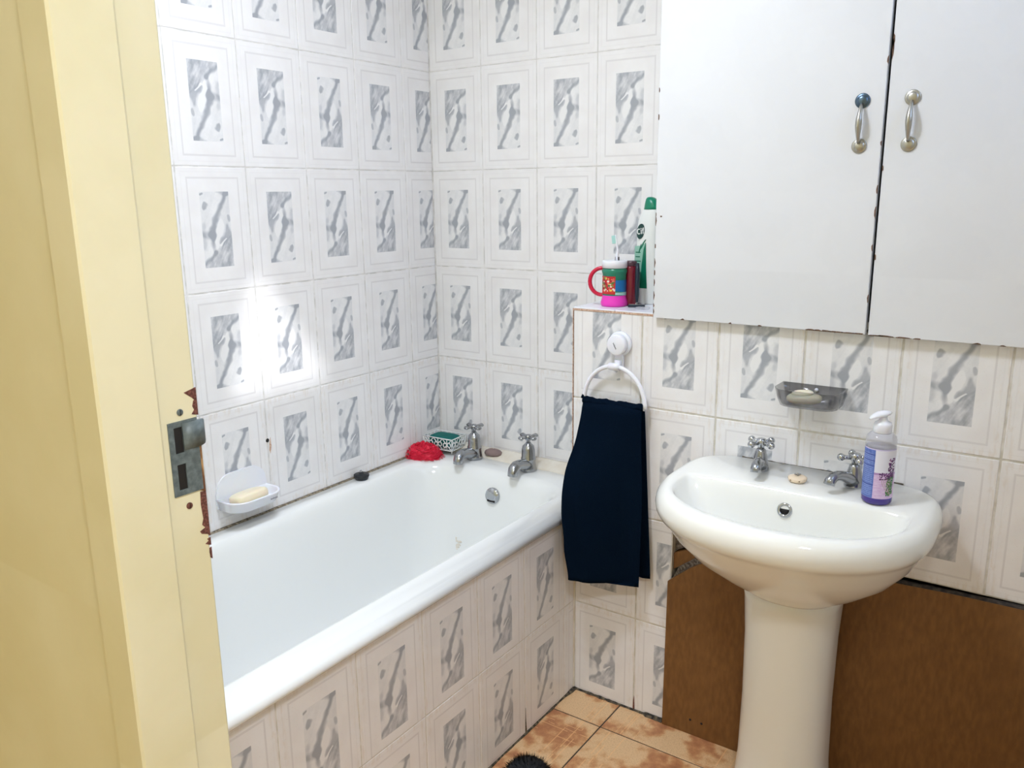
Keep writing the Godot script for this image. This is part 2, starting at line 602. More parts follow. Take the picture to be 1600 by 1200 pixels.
func build_shell() -> void:
	var st: SurfaceTool
	# floor: bed and tiles
	var fl := setting("floor", boxed(Vector3(-0.12, -0.12, -0.12), Vector3(XR + 0.12, -0.0016, ZIN + 0.02)), M.grout_floor, "mottled terracotta tiled bathroom floor")
	for i in range(-1, 7):
		for j in range(-1, 6):
			var x0 := 0.824 + 0.4 * (i - 1)
			var z0 := 0.343 + 0.4 * (j - 1)
			var x1 := minf(x0 + 0.4, XR)
			var z1 := minf(z0 + 0.4, ZIN)
			var ax := maxf(x0, XD)
			var az := maxf(z0, ZC)
			if x1 - ax < 0.02 or z1 - az < 0.02:
				continue
			var crop := Rect2((ax - x0) / 0.4, (az - z0) / 0.4, (x1 - ax) / 0.4, (z1 - az) / 0.4)
			wall_tile(fl, Vector3(ax, 0, z1), Vector3.RIGHT, Vector3.UP, x1 - ax, z1 - az, crop, rng.randi() % 2 == 0, M["floor%d" % (rng.randi() % 3)], 0.004, 0.008)
	# hall floor
	setting("floor_hall", boxed(Vector3(0.0, -0.12, ZIN + 0.02), Vector3(3.0, 0.0, 3.3)), M.floor0, "hall floor outside the bathroom door")
	st = new_st()
	box(st, Vector3(-0.12, CEIL, -0.12), Vector3(XR + 0.12, CEIL + 0.12, ZIN + 0.05))
	box(st, Vector3(-0.12, CEIL, ZIN + 0.05), Vector3(3.12, CEIL + 0.12, 3.42))
	setting("ceiling", st, M.ceiling, "white ceiling")
	setting("wall_left", boxed(Vector3(-0.12, 0, -0.12), Vector3(-0.0007, CEIL, ZFR - 0.012)), M.grout_white, "tiled wall along the bath")
	setting("wall_back", boxed(Vector3(-0.0016, 0, -0.12), Vector3(XR + 0.12, CEIL, -0.0007)), M.grout_white, "tiled wall at the tap end of the bath")
	# low boxed-out wall behind the basin, open where the brown board covers it
	st = new_st()
	box(st, Vector3(XC + 0.004, 0, 0.0), Vector3(0.966, LEDGE - 0.008, ZC - 0.0012))
	box(st, Vector3(0.966, 0.585, 0.0), Vector3(XR, LEDGE - 0.008, ZC - 0.0012))
	setting("wall_boxing", st, M.grout, "low boxed-out tiled wall behind the basin")
	var cv := setting("wall_cavity", boxed(Vector3(0.966, 0, 0.0), Vector3(XR, 0.585, 0.1)), M.cavity, "bare masonry in the hole behind the brown board")
	cv.name = "wall_cavity"
	# bath panel
	setting("wall_panel", boxed(Vector3(0.645, 0, ZC), Vector3(XD - 0.0008, 0.5515, ZIN)), M.grout, "tiled panel along the front of the bath")
	# right wall with a window opening
	st = new_st()
	box(st, Vector3(XR, 0, -0.0016), Vector3(XR + 0.12, 1.80, ZIN))
	box(st, Vector3(XR, 2.35, -0.0016), Vector3(XR + 0.12, CEIL, ZIN))
	box(st, Vector3(XR, 1.80, -0.0016), Vector3(XR + 0.12, 2.35, 0.30))
	box(st, Vector3(XR, 1.80, 1.05), Vector3(XR + 0.12, 2.35, ZIN))
	setting("wall_right", st, M.ceiling, "plain wall with a high window")
	# door wall
	st = new_st()
	box(st, Vector3(-0.0016, 0, ZIN), Vector3(XJ - 0.042, CEIL, ZFR - 0.012))
	box(st, Vector3(XJ + 0.862, 0, ZIN), Vector3(3.0, CEIL, ZFR - 0.012))
	box(st, Vector3(XJ - 0.042, 2.065, ZIN), Vector3(XJ + 0.862, CEIL, ZFR - 0.012))
	setting("wall_front", st, M.plaster, "yellow plastered wall around the doorway")
	st = new_st()
	box(st, Vector3(-0.12, 0, ZFR - 0.012), Vector3(0.0, CEIL, 3.3))
	setting("wall_hall_left", st, M.plaster, "hall wall on the left")
	st = new_st()
	box(st, Vector3(3.0, 0, ZIN), Vector3(3.12, CEIL, 3.3))
	setting("wall_hall_right", st, M.plaster, "hall wall on the right")
	setting("wall_hall_back", boxed(Vector3(-0.12, 0, 3.3), Vector3(3.12, CEIL, 3.42)), M.plaster, "hall wall behind the viewer")

func crop_of(a: float, b: float, lo: float, pitch: float) -> Vector2:
	return Vector2((a - lo) / pitch, (b - a) / pitch)

func build_wall_tiles() -> void:
	var wl: Node3D = get_node("wall_left")
	var wb: Node3D = get_node("wall_back")
	var wc: Node3D = get_node("wall_boxing")
	var wp: Node3D = get_node("wall_panel")
	# which prints hang upside down, row by row from the top, columns from the corner
	var up_a := ["UUDUUUDU", "UUDUUDUU", "UUDUUUDU", "DDDUDUUD", "DDDDUDUD", "DUDUDUDU"]
	var up_b := ["UUUUU", "UUUUU", "UUUUU", "DDDDD", "DUUUU", "UUUUU"]
	for r in 6:
		var y1 := ROW0 + TH * (2 - r)
		var y0 := y1 - TH if r < 5 else 0.5862
		var top := minf(y1, CEIL)
		var cy := Vector2((y1 - top) / TH, minf((top - y0) / TH, 1.0))
		if top - y0 < 0.02:
			continue
		var stained := r >= 5
		# wall along the bath: seen from inside, right runs towards the corner
		for k in 9:
			var z0 := 0.1279 + TW * (k - 1)
			var z1 := z0 + TW
			var az := maxf(z0, 0.0)
			var bz := minf(z1, ZIN)
			if bz - az < 0.02:
				continue
			var crop := Rect2((z1 - bz) / TW, cy.x, (bz - az) / TW, cy.y)
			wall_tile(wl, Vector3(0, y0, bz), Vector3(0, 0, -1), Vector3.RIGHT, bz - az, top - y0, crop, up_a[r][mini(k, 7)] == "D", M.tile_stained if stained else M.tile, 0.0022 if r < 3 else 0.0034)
		for k in 5:
			var x0 := 0.2023 + TW * (k - 1)
			var ax := maxf(x0, 0.0)
			var bx := x0 + TW
			var crop := Rect2((ax - x0) / TW, cy.x, (bx - ax) / TW, cy.y)
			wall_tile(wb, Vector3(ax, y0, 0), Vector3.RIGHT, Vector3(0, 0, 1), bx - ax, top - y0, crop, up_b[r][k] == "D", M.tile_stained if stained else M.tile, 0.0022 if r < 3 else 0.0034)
	# boxed-out wall
	var rows_c := [[0.887, LEDGE - 0.007, 0.887, "UDUDDUD"], [0.585, 0.887, 0.585, "UDUDDUD"], [0.283, 0.585, 0.283, "DUUUUUU"], [0.0, 0.283, -0.019, "DUUUUUU"]]
	for q in rows_c:
		var y0: float = q[0]
		var y1: float = q[1]
		var base: float = q[2]
		for k in 8:
			var x0 := XC + 0.2027 * k
			if k == 0 and y0 < 0.8:
				x0 = XC
			var ax := maxf(x0, XC)
			var bx := minf(x0 + 0.2027, XR)
			if y1 < 0.6:
				ax = maxf(ax, XD + 0.001)
				bx = minf(bx, 0.966)
			if bx - ax < 0.02:
				continue
			var crop := Rect2((ax - x0) / 0.2027, (base + TH - y1) / TH, (bx - ax) / 0.2027, (y1 - y0) / TH)
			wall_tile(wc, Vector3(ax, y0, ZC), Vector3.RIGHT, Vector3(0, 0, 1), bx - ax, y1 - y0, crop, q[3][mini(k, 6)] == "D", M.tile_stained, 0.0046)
	# tiles on top of the ledge and the bare clay edges that show
	for k in 2:
		var st := boxed(Vector3(XC + 0.1235 * k, LEDGE - 0.008, 0.001), Vector3(XC + 0.1235 * k + 0.122, LEDGE, ZC - 0.001), 0.001)
		part("ledge_tile", st, M.white_plastic, wc)
	part("tile_edge", boxed(Vector3(XC, LEDGE - 0.0085, ZC - 0.004), Vector3(0.93, LEDGE - 0.0035, ZC + 0.0006)), M.tile_edge, wc)
	part("tile_edge", boxed(Vector3(XC - 0.0014, 0.60, ZC - 0.007), Vector3(XC + 0.0006, LEDGE - 0.004, ZC + 0.0004)), M.tile_edge, wc)
	# bath panel: right runs towards the basin wall
	var rows_p := [[0.2849, 0.5515, 0.2495, "DUDDDDDUDD"], [0.0, 0.2849, -0.0172, "DUDUDUDDUD"]]
	for q in rows_p:
		for k in 9:
			var z0 := 0.4808 + TW * (k - 2)
			var z1 := z0 + TW
			var az := maxf(z0, ZC + 0.004)
			var bz := minf(z1, ZIN)
			if bz - az < 0.02:
				continue
			var crop := Rect2((z1 - bz) / TW, (q[2] + TH - q[1]) / TH, (bz - az) / TW, (q[1] - q[0]) / TH)
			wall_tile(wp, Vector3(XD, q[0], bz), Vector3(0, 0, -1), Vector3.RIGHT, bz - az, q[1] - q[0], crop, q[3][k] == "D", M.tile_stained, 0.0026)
	# sealing strips: bath to tiles, corner of panel and boxing, floor line
	var sl := new_st()
	var nq := noise(11.0, 35, 3)
	var bead := []
	for i in 90:
		var z := 0.012 + (ZIN - 0.02) * i / 89.0
		var d := 0.003 + 0.0025 * nq.get_noise_1d(z)
		bead.append([Vector3(0.0003, 0.578, z), Vector3(0.0003, 0.5862 + d * 0.5, z), Vector3(0.0012, 0.5862 + d * 0.5, z), Vector3(0.0045 + d, 0.5848, z), Vector3(0.0045 + d, 0.578, z)])
	loft(sl, bead)
	var t1 := setting("trim_1", sl, M.seal_grey, "stained sealing strip between bath and long wall")
	t1.set_meta("category", "trim")
	# sloping mortar fillet along the tap end
	sl = new_st()
	var rows := []
	var nz := noise(9.0, 31, 3)
	for i in 41:
		var x := 0.006 + 0.652 * i / 40.0
		var w1 := nz.get_noise_1d(x) * 0.004
		rows.append([Vector3(x, 0.578, 0.0004), Vector3(x, 0.609 + w1 * 0.5, 0.0004), Vector3(x, 0.606 + w1, 0.004), Vector3(x, 0.590 + w1 * 0.5, 0.042 + w1), Vector3(x, 0.5845, 0.047 + w1), Vector3(x, 0.578, 0.046 + w1)])
	loft(sl, rows)
	var t2 := setting("trim_2", sl, M.seal, "cracked white mortar strip behind the bath taps")
	t2.set_meta("category", "trim")
	# dark mouldy joints where the floor meets panel and boxing
	sl = new_st()
	var jag := []
	for i in 30:
		var x := XD + 0.001 + (0.955 - XD) * i / 29.0
		var d := 0.0035 + absf(nz.get_noise_1d(x * 3.0 + 9.0)) * 0.006 + (0.006 if x > 0.90 else 0.0)
		jag.append([Vector3(x, 0.0, ZC - 0.002), Vector3(x, 0.003 + d * 0.6, ZC + 0.0008), Vector3(x, 0.0012, ZC + d), Vector3(x, 0.0, ZC + d)])
	loft(sl, jag)
	jag = []
	for i in 40:
		var z := ZC + 0.001 + 1.0 * i / 39.0
		var d := 0.003 + absf(nz.get_noise_1d(z * 3.0 + 40.0)) * 0.005 + (0.006 if z < 0.26 else 0.0)
		jag.append([Vector3(XD - 0.002, 0.0, z), Vector3(XD - 0.002, 0.003, z), Vector3(XD + 0.0006, 0.003 + d * 0.4, z), Vector3(XD + d, 0.0012, z), Vector3(XD + d, 0.0, z)])
	loft(sl, jag)
	var t3 := setting("trim_3", sl, M.grout_dirty, "black mouldy joint where floor meets the tiled walls")
	t3.set_meta("category", "trim")
	# old drill hole with rust below it, in the long wall
	sl = new_st()
	lathe(sl, [Vector2(0.0055, 0.0), Vector2(0.0050, 0.0012)], 12, Transform3D(Basis(Vector3(0, 0, 1), -PI / 2), Vector3(0.0, 0.783, 0.7285)))
	part("drill_hole", sl, M.dark, wl)
	sl = new_st()
	slab(sl, [Vector2(0.0, 0.0), Vector2(0.004, 0.012), Vector2(0.005, -0.012), Vector2(0.001, -0.034), Vector2(-0.003, -0.022)], 0.0, 0.0006, Transform3D(Basis(Vector3(0, 0, -1), Vector3(0, 1, 0), Vector3(1, 0, 0)), Vector3(0.0002, 0.778, 0.722)))
	part("rust_streak", sl, M.tile_edge, wl)
	# dirt packed into the lower ends of two joints
	sl = new_st()
	slab(sl, [Vector2(-0.003, 0.0), Vector2(0.006, 0.0), Vector2(0.002, 0.035), Vector2(0.0004, 0.075), Vector2(-0.001, 0.035)], 0.0, 0.0006, Transform3D(Basis(Vector3(0, 0, -1), Vector3(0, 1, 0), Vector3(1, 0, 0)), Vector3(XD + 0.0001, 0.003, 0.4808)))
	part("joint_dirt", sl, M.grout_dirty, wp)
	sl = new_st()
	slab(sl, [Vector2(-0.002, 0.0), Vector2(0.004, 0.0), Vector2(0.0015, 0.045), Vector2(-0.001, 0.03)], 0.0, 0.0006, Transform3D(Basis(), Vector3(0.8657, 0.003, ZC + 0.0001)))
	part("joint_dirt", sl, M.rust, wc)
	sl = new_st()
	box(sl, Vector3(XD - 0.002, 0.0, ZC - 0.002), Vector3(XD + 0.0022, 0.55, ZC + 0.0035), 0.001)
	var t4 := setting("trim_4", sl, M.seal, "upright sealing joint between bath panel and basin wall")
	t4.set_meta("category", "trim")

func build_door_frame() -> void:
	var t := thing("door_frame", "cream painted door frame with a worn steel strike plate", "door frame", Vector3(0, 0, 0))
	t.set_meta("kind", "structure")
	var zs := 1.655
	var e := 0.0025
	var prof := [Vector2(XJ - 0.042, ZIN - 0.002), Vector2(XJ - e, ZIN - 0.002), Vector2(XJ, ZIN - 0.002 + e), Vector2(XJ, zs - 0.001), Vector2(XJ + 0.0065, zs), Vector2(XJ + 0.008, zs + e), Vector2(XJ + 0.008, ZFR - e), Vector2(XJ + 0.008 - e, ZFR), Vector2(XJ - 0.040, ZFR), Vector2(XJ - 0.042, ZFR - e)]
	# post on the strike side, slightly out of true as old frames are
	var st := new_st()
	slab(st, prof, 0.0, 2.03, Transform3D(Basis(Vector3(1, 0, 0), Vector3(0, 0, 1), Vector3(0, 1, 0)), Vector3.ZERO))
	part("jamb", st, M.cream, t)
	var other := []
	for p in prof:
		other.append(Vector2(2.0 * XJ + 0.82 - p.x, p.y))
	st = new_st()
	slab(st, other, 0.0, 2.03, Transform3D(Basis(Vector3(1, 0, 0), Vector3(0, 0, 1), Vector3(0, 1, 0)), Vector3.ZERO))
	part("jamb", st, M.cream, t)
	st = new_st()
	box(st, Vector3(XJ - 0.042, 2.03, ZIN - 0.002), Vector3(XJ + 0.862, 2.065, ZFR), 0.002)
	box(st, Vector3(XJ, 2.018, zs), Vector3(XJ + 0.82, 2.03, ZFR), 0.002)
	part("head", st, M.cream, t)
	# strike plate on the rebate, its lip bent past the edge into the room
	var xp := XJ + 0.0004
	st = new_st()
	var y0 := 1.122
	var y1 := 1.202
	var za := ZIN + 0.001
	var zb := ZIN + 0.035
	# plate with two openings, built as a frame of bars
	for q in [[y0, y0 + 0.006, za + 0.018, zb - 0.006], [y0 + 0.034, y0 + 0.046, za + 0.018, zb - 0.006], [y1 - 0.006, y1, za + 0.018, zb - 0.006], [y0, y1, za, za + 0.018], [y0, y1, zb - 0.006, zb]]:
		box(st, Vector3(XJ - 0.001, q[0], q[2]), Vector3(xp + 0.0012, q[1], q[3]))
	var pl := part("strike_plate", st, M.plate, t)
	pl.set_meta("label", "worn grey steel strike plate with two bolt holes")
	# tongue
	st = new_st()
	var tongue := []
	for p in [[-0.014, 0.0010, 0.0145], [0.0, 0.0016, 0.0145], [0.005, 0.0014, 0.0145], [0.009, 0.0004, 0.0142], [0.0125, -0.0012, 0.0135], [0.0145, -0.003, 0.0115]]:
		var zc: float = za + 0.004 - p[0]
		var xc: float = xp + p[1]
		var hw: float = p[2]
		var yc := y1 - 0.017
		tongue.append([Vector3(xc + 0.0012, yc - hw, zc), Vector3(xc + 0.0012, yc + hw, zc), Vector3(xc - 0.0004, yc + hw, zc), Vector3(xc - 0.0004, yc - hw, zc)])
	loft(st, tongue)
	part("tongue", st, M.plate, pl)
	st = new_st()
	box(st, Vector3(XJ - 0.004, y0 + 0.006, za + 0.018), Vector3(XJ + 0.0003, y0 + 0.034, zb - 0.006))
	part("bolt_hole", st, M.dark, pl)
	st = new_st()
	box(st, Vector3(XJ - 0.004, y0 + 0.046, za + 0.018), Vector3(XJ + 0.0003, y1 - 0.006, zb - 0.006))
	part("bolt_hole", st, M.dark, pl)
	var turn := Transform3D(Basis(Vector3(0, 0, 1), Vector3(1, 0, 0), Vector3(0, -1, 0)), Vector3.ZERO)
	for yy in [y1 + 0.009, y0 - 0.014]:
		st = new_st()
		lathe(st, [Vector2(0.0036, 0), Vector2(0.0036, 0.0008), Vector2(0.0026, 0.0014)], 14, Transform3D(turn.basis, Vector3(XJ, yy, (za + zb) * 0.5 + 0.001)))
		var sc := part("screw", st, M.rust if yy < y0 else M.plate, t)
		st = new_st()
		box(st, Vector3(XJ + 0.0012, yy - 0.003, (za + zb) * 0.5 + 0.0006), Vector3(XJ + 0.0016, yy + 0.003, (za + zb) * 0.5 + 0.0014))
		part("slot", st, M.dark, sc)
	# bare wood and old red paint where the cream paint has flaked off the edge
	var chips := [[M.rust, [[1.248, 0.0], [1.244, 0.017], [1.239, 0.011], [1.235, 0.006], [1.231, 0.003], [1.232, 0.0]]],
		[M.rust, [[1.233, 0.0], [1.231, 0.005], [1.224, 0.007], [1.219, 0.005], [1.214, 0.009], [1.211, 0.0]]],
		[M.rawwood, [[1.176, 0.0], [1.175, 0.011], [1.160, 0.0105], [1.140, 0.012], [1.118, 0.010], [1.110, 0.008], [1.106, 0.0]]],
		[M.rust, [[1.107, 0.0], [1.108, 0.008], [1.090, 0.009], [1.070, 0.0075], [1.062, 0.010], [1.057, 0.006], [1.054, 0.014], [1.050, 0.012], [1.047, 0.004], [1.043, 0.0]]],
		[M.rust, [[1.041, 0.0], [1.040, 0.005], [1.037, 0.003], [1.034, 0.008], [1.031, 0.003], [1.030, 0.0]]],
		[M.rust, [[1.027, 0.0], [1.026, 0.003], [1.020, 0.0035], [1.012, 0.0025], [1.010, 0.0]]]]
	for ch in chips:
		var poly := []
		for p in ch[1]:
			poly.append(Vector2(p[1] * 0.85 + ZIN - 0.0022, 1.039 + (p[0] - 1.010) * 0.819))
		st = new_st()
		# a thin flake lying on the rebate face (x out), polygon in (z, y)
		slab(st, poly, 0.0, 0.0009, Transform3D(Basis(Vector3(0, 0, 1), Vector3(0, 1, 0), Vector3(1, 0, 0)), Vector3(XJ - 0.0004, 0, 0)))
		part("flaked_patch", st, ch[0], t)

func build_window() -> void:
	var t := thing("window_1", "high window in the right wall with added curtains that shape the sun", "window", Vector3.ZERO)
	t.set_meta("kind", "structure")
	var st := new_st()
	for q in [[1.80, 1.83, 0.30, 1.05], [2.32, 2.35, 0.30, 1.05], [1.83, 2.32, 0.30, 0.33], [1.83, 2.32, 1.02, 1.05]]:
		box(st, Vector3(XR + 0.03, q[0], q[2]), Vector3(XR + 0.08, q[1], q[3]), 0.002)
	part("window_frame", st, M.white_plastic, t)
	part("pane", boxed(Vector3(XR + 0.053, 1.83, 0.33), Vector3(XR + 0.057, 2.32, 1.02)), M.glass, t)
	# two curtain halves added out of view; the clear wedge shapes the sun patch
	for half in [[[0.30, 1.79], [0.500, 1.79], [0.500, 2.00], [0.70, 2.29], [0.715, 2.36], [0.30, 2.36]], [[1.05, 1.79], [0.502, 1.79], [0.502, 1.985], [0.83, 1.99], [0.745, 2.29], [0.717, 2.36], [1.05, 2.36]]]:
		var poly := []
		for p in half:
			poly.append(Vector2(p[0], p[1]))
		st = new_st()
		slab(st, poly, 0.0, 0.002, Transform3D(Basis(Vector3(0, 0, 1), Vector3(0, 1, 0), Vector3(1, 0, 0)), Vector3(XR + 0.004, 0, 0)))
		part("added_curtain", st, M.added_curtain, t)

func ceiling_lamp(label: String, at: Vector3, e: float, col: Color) -> void:
	var t := thing("ceiling_lamp", label, "lamp", at)
	var st := new_st()
	lathe(st, [Vector2(0.15, 0.0), Vector2(0.15, -0.015), Vector2(0.14, -0.02)], 32)
	part("base", st, M.white_plastic, t)
	st = new_st()
	lathe(st, [Vector2(0.135, -0.02), Vector2(0.132, -0.04), Vector2(0.115, -0.06), Vector2(0.08, -0.074), Vector2(0.03, -0.08)], 32)
	part("lamp_shade", st, M.lamp, t)
	var l := AreaLight3D.new()
	l.name = "light"
	l.area_size = Vector2(0.24, 0.24)
	l.light_energy = e
	l.light_color = col
	l.area_range = 8.0
	l.shadow_enabled = true
	t.add_child(l)
	l.position = Vector3(0, -0.085, 0)
	l.rotation_degrees = Vector3(-90, 0, 0)

func build_lamps() -> void:
	ceiling_lamp("round white ceiling lamp over the bathroom floor", Vector3(0.80, CEIL, 1.10), 1.78, c8(230, 238, 255))
	ceiling_lamp("round white ceiling lamp in the hall", Vector3(1.98, CEIL, 2.2), 2.45, c8(240, 245, 255))

# ------------------------------------------------------------------ bath
func bath_tap(parent: Node3D, at: Vector3, turn: float, label: String) -> void:
	var b := Node3D.new()
	b.name = "tap"
	parent.add_child(b, true)
	b.position = at
	b.rotation.y = turn
	b.scale = Vector3.ONE * 1.1
	b.set_meta("label", label)
	var st := new_st()
	lathe(st, [Vector2(0.024, 0), Vector2(0.025, 0.004), Vector2(0.022, 0.012), Vector2(0.0205, 0.026), Vector2(0.0215, 0.032), Vector2(0.0215, 0.036), Vector2(0.0195, 0.040), Vector2(0.0188, 0.060), Vector2(0.0165, 0.072), Vector2(0.009, 0.079), Vector2(0.0065, 0.083)], 24)
	part("body", st, M.chrome_worn, b)
	st = new_st()
	var path := [Vector3(0, 0.017, 0.004), Vector3(0, 0.023, 0.026), Vector3(0, 0.028, 0.046), Vector3(0, 0.029, 0.062), Vector3(0, 0.023, 0.074), Vector3(0, 0.012, 0.079), Vector3(0, 0.005, 0.080)]
	tube(st, path, [0.020, 0.0165, 0.0155, 0.0155, 0.0155, 0.0145, 0.0140], 16, 0.95)
	part("spout", st, M.chrome_worn, b)
	# capstan handle: neck, hub and four flat flaring arms
	st = new_st()
	lathe(st, [Vector2(0.0055, 0.080), Vector2(0.005, 0.086), Vector2(0.0085, 0.090), Vector2(0.010, 0.096), Vector2(0.0105, 0.101), Vector2(0.008, 0.1045), Vector2(0.003, 0.1055)], 20)
	for k in 4:
		var a := PI / 2 * k + 0.35
		var d := Vector3(cos(a), 0, sin(a))
		tube(st, [Vector3(0, 0.097, 0) + d * 0.004, Vector3(0, 0.0985, 0) + d * 0.016, Vector3(0, 0.0985, 0) + d * 0.028, Vector3(0, 0.097, 0) + d * 0.031], [0.0066, 0.0064, 0.0090, 0.0060], 12, 0.6)
	part("handle", st, M.chrome_worn, b)

func build_bath() -> void:
	var t := thing("bathtub", "white enamel bathtub with rolled rim behind the tiled panel", "bathtub", Vector3.ZERO)
	var st := new_st()
	var zl := ZIN - 0.004
	var rings := [
		ring_rr(0.006, 0.655, 0.006, zl, 0.02, 0.546), ring_rr(0.006, 0.674, 0.006, zl, 0.02, 0.5535), ring_rr(0.006, 0.686, 0.006, zl, 0.02, 0.5555),
		ring_rr(0.006, 0.6915, 0.006, zl, 0.02, 0.561), ring_rr(0.006, 0.6925, 0.006, zl, 0.02, 0.567), ring_rr(0.006, 0.690, 0.006, zl, 0.02, 0.574),
		ring_rr(0.006, 0.684, 0.006, zl, 0.02, 0.5795), ring_rr(0.007, 0.674, 0.007, zl, 0.02, 0.583), ring_rr(0.008, 0.662, 0.008, zl, 0.02, 0.5845),
		ring_rr(0.055, 0.612, 0.118, 1.53, 0.115, 0.584), ring_rr(0.060, 0.603, 0.126, 1.525, 0.115, 0.5815), ring_rr(0.065, 0.594, 0.134, 1.52, 0.115, 0.575),
		ring_rr(0.071, 0.586, 0.142, 1.51, 0.115, 0.563), ring_rr(0.076, 0.580, 0.149, 1.50, 0.115, 0.545), ring_rr(0.090, 0.562, 0.165, 1.45, 0.12, 0.45),
		ring_rr(0.110, 0.538, 0.190, 1.36, 0.13, 0.29), ring_rr(0.128, 0.518, 0.215, 1.31, 0.13, 0.225), ring_rr(0.160, 0.485, 0.26, 1.26, 0.12, 0.19), ring_rr(0.20, 0.445, 0.33, 1.18, 0.11, 0.178)]
	loft(st, rings, false, true)
	part("tub", st, M.enamel, t)
	# overflow cover on the tap-end slope
	st = new_st()
	var ov := Transform3D(Basis(Vector3.RIGHT, deg_to_rad(82)), Vector3(0.335, 0.512, 0.1575))
	lathe(st, [Vector2(0.0255, -0.004), Vector2(0.0258, 0.003), Vector2(0.0235, 0.0065), Vector2(0.012, 0.0095), Vector2(0.003, 0.0102)], 28, ov)
	var oc := part("overflow_cover", st, M.chrome, t)
	st = new_st()
	box(st, Vector3(-0.0145, 0.003, 0.0125), Vector3(0.0145, 0.0094, 0.0190), 0.001, ov)
	part("overflow_slot", st, M.dark, oc)
	bath_tap(t, Vector3(0.197, 0.5845, 0.066), 0.0, "chrome bath tap next to the green sponge basket")
	bath_tap(t, Vector3(0.410, 0.5845, 0.068), 0.0, "chrome bath tap nearer the black towel")
	# limescale ring beside the rim: rough pale crust
	st = new_st()
	rng.seed = 5
	for i in 90:
		var a := rng.randf() * TAU
		var f := sqrt(rng.randf())
		var px := 0.184 + cos(a) * f * 0.045
		var py := 0.332 + sin(a) * f * 0.024
		ball(st, Vector3(px, py, 0.1672 + (0.45 - py) * 0.156), Vector3(0.004 + rng.randf() * 0.004, 0.0025 + rng.randf() * 0.002, 0.0011), 8)
	var ls := part("limescale", st, M.seal, t)
	ls.set_meta("kind", "stuff")

# ------------------------------------------------------------------ basin
func basin_tap(parent: Node3D, at: Vector3, turn: float, label: String) -> void:
	var b := Node3D.new()
	b.name = "tap"
	parent.add_child(b, true)
	b.position = at
	b.rotation.y = turn
	b.set_meta("label", label)
	var st := new_st()
	lathe(st, [Vector2(0.0205, 0), Vector2(0.0205, 0.004), Vector2(0.019, 0.010), Vector2(0.0165, 0.022), Vector2(0.0155, 0.034), Vector2(0.0125, 0.044), Vector2(0.0115, 0.050), Vector2(0.008, 0.053)], 12)
	part("body", st, M.chrome_worn, b)
	st = new_st()
	var path := [Vector3(0, 0.014, 0.006), Vector3(0, 0.026, 0.024), Vector3(0, 0.033, 0.040), Vector3(0, 0.037, 0.058), Vector3(0, 0.036, 0.070), Vector3(0, 0.029, 0.080), Vector3(0, 0.021, 0.083)]
	tube(st, path, [0.017, 0.0125, 0.0108, 0.0105, 0.011, 0.0118, 0.0118], 14)
	part("spout", st, M.chrome_worn, b)
	st = new_st()
	lathe(st, [Vector2(0.0075, 0.050), Vector2(0.0075, 0.058), Vector2(0.0115, 0.062), Vector2(0.0115, 0.072), Vector2(0.009, 0.0765), Vector2(0.004, 0.078)], 18)
	for k in 4:
		var a := PI / 2 * k + PI / 4 - 0.1
		var d := Vector3(cos(a), 0, sin(a))
		tube(st, [Vector3(0, 0.067, 0) + d * 0.006, Vector3(0, 0.067, 0) + d * 0.021, Vector3(0, 0.067, 0) + d * 0.026], [0.0050, 0.0046, 0.0062], 10)
		ball(st, Vector3(0, 0.067, 0) + d * 0.0305, Vector3(0.0084, 0.0084, 0.0084), 14)
	part("handle", st, M.chrome, b)

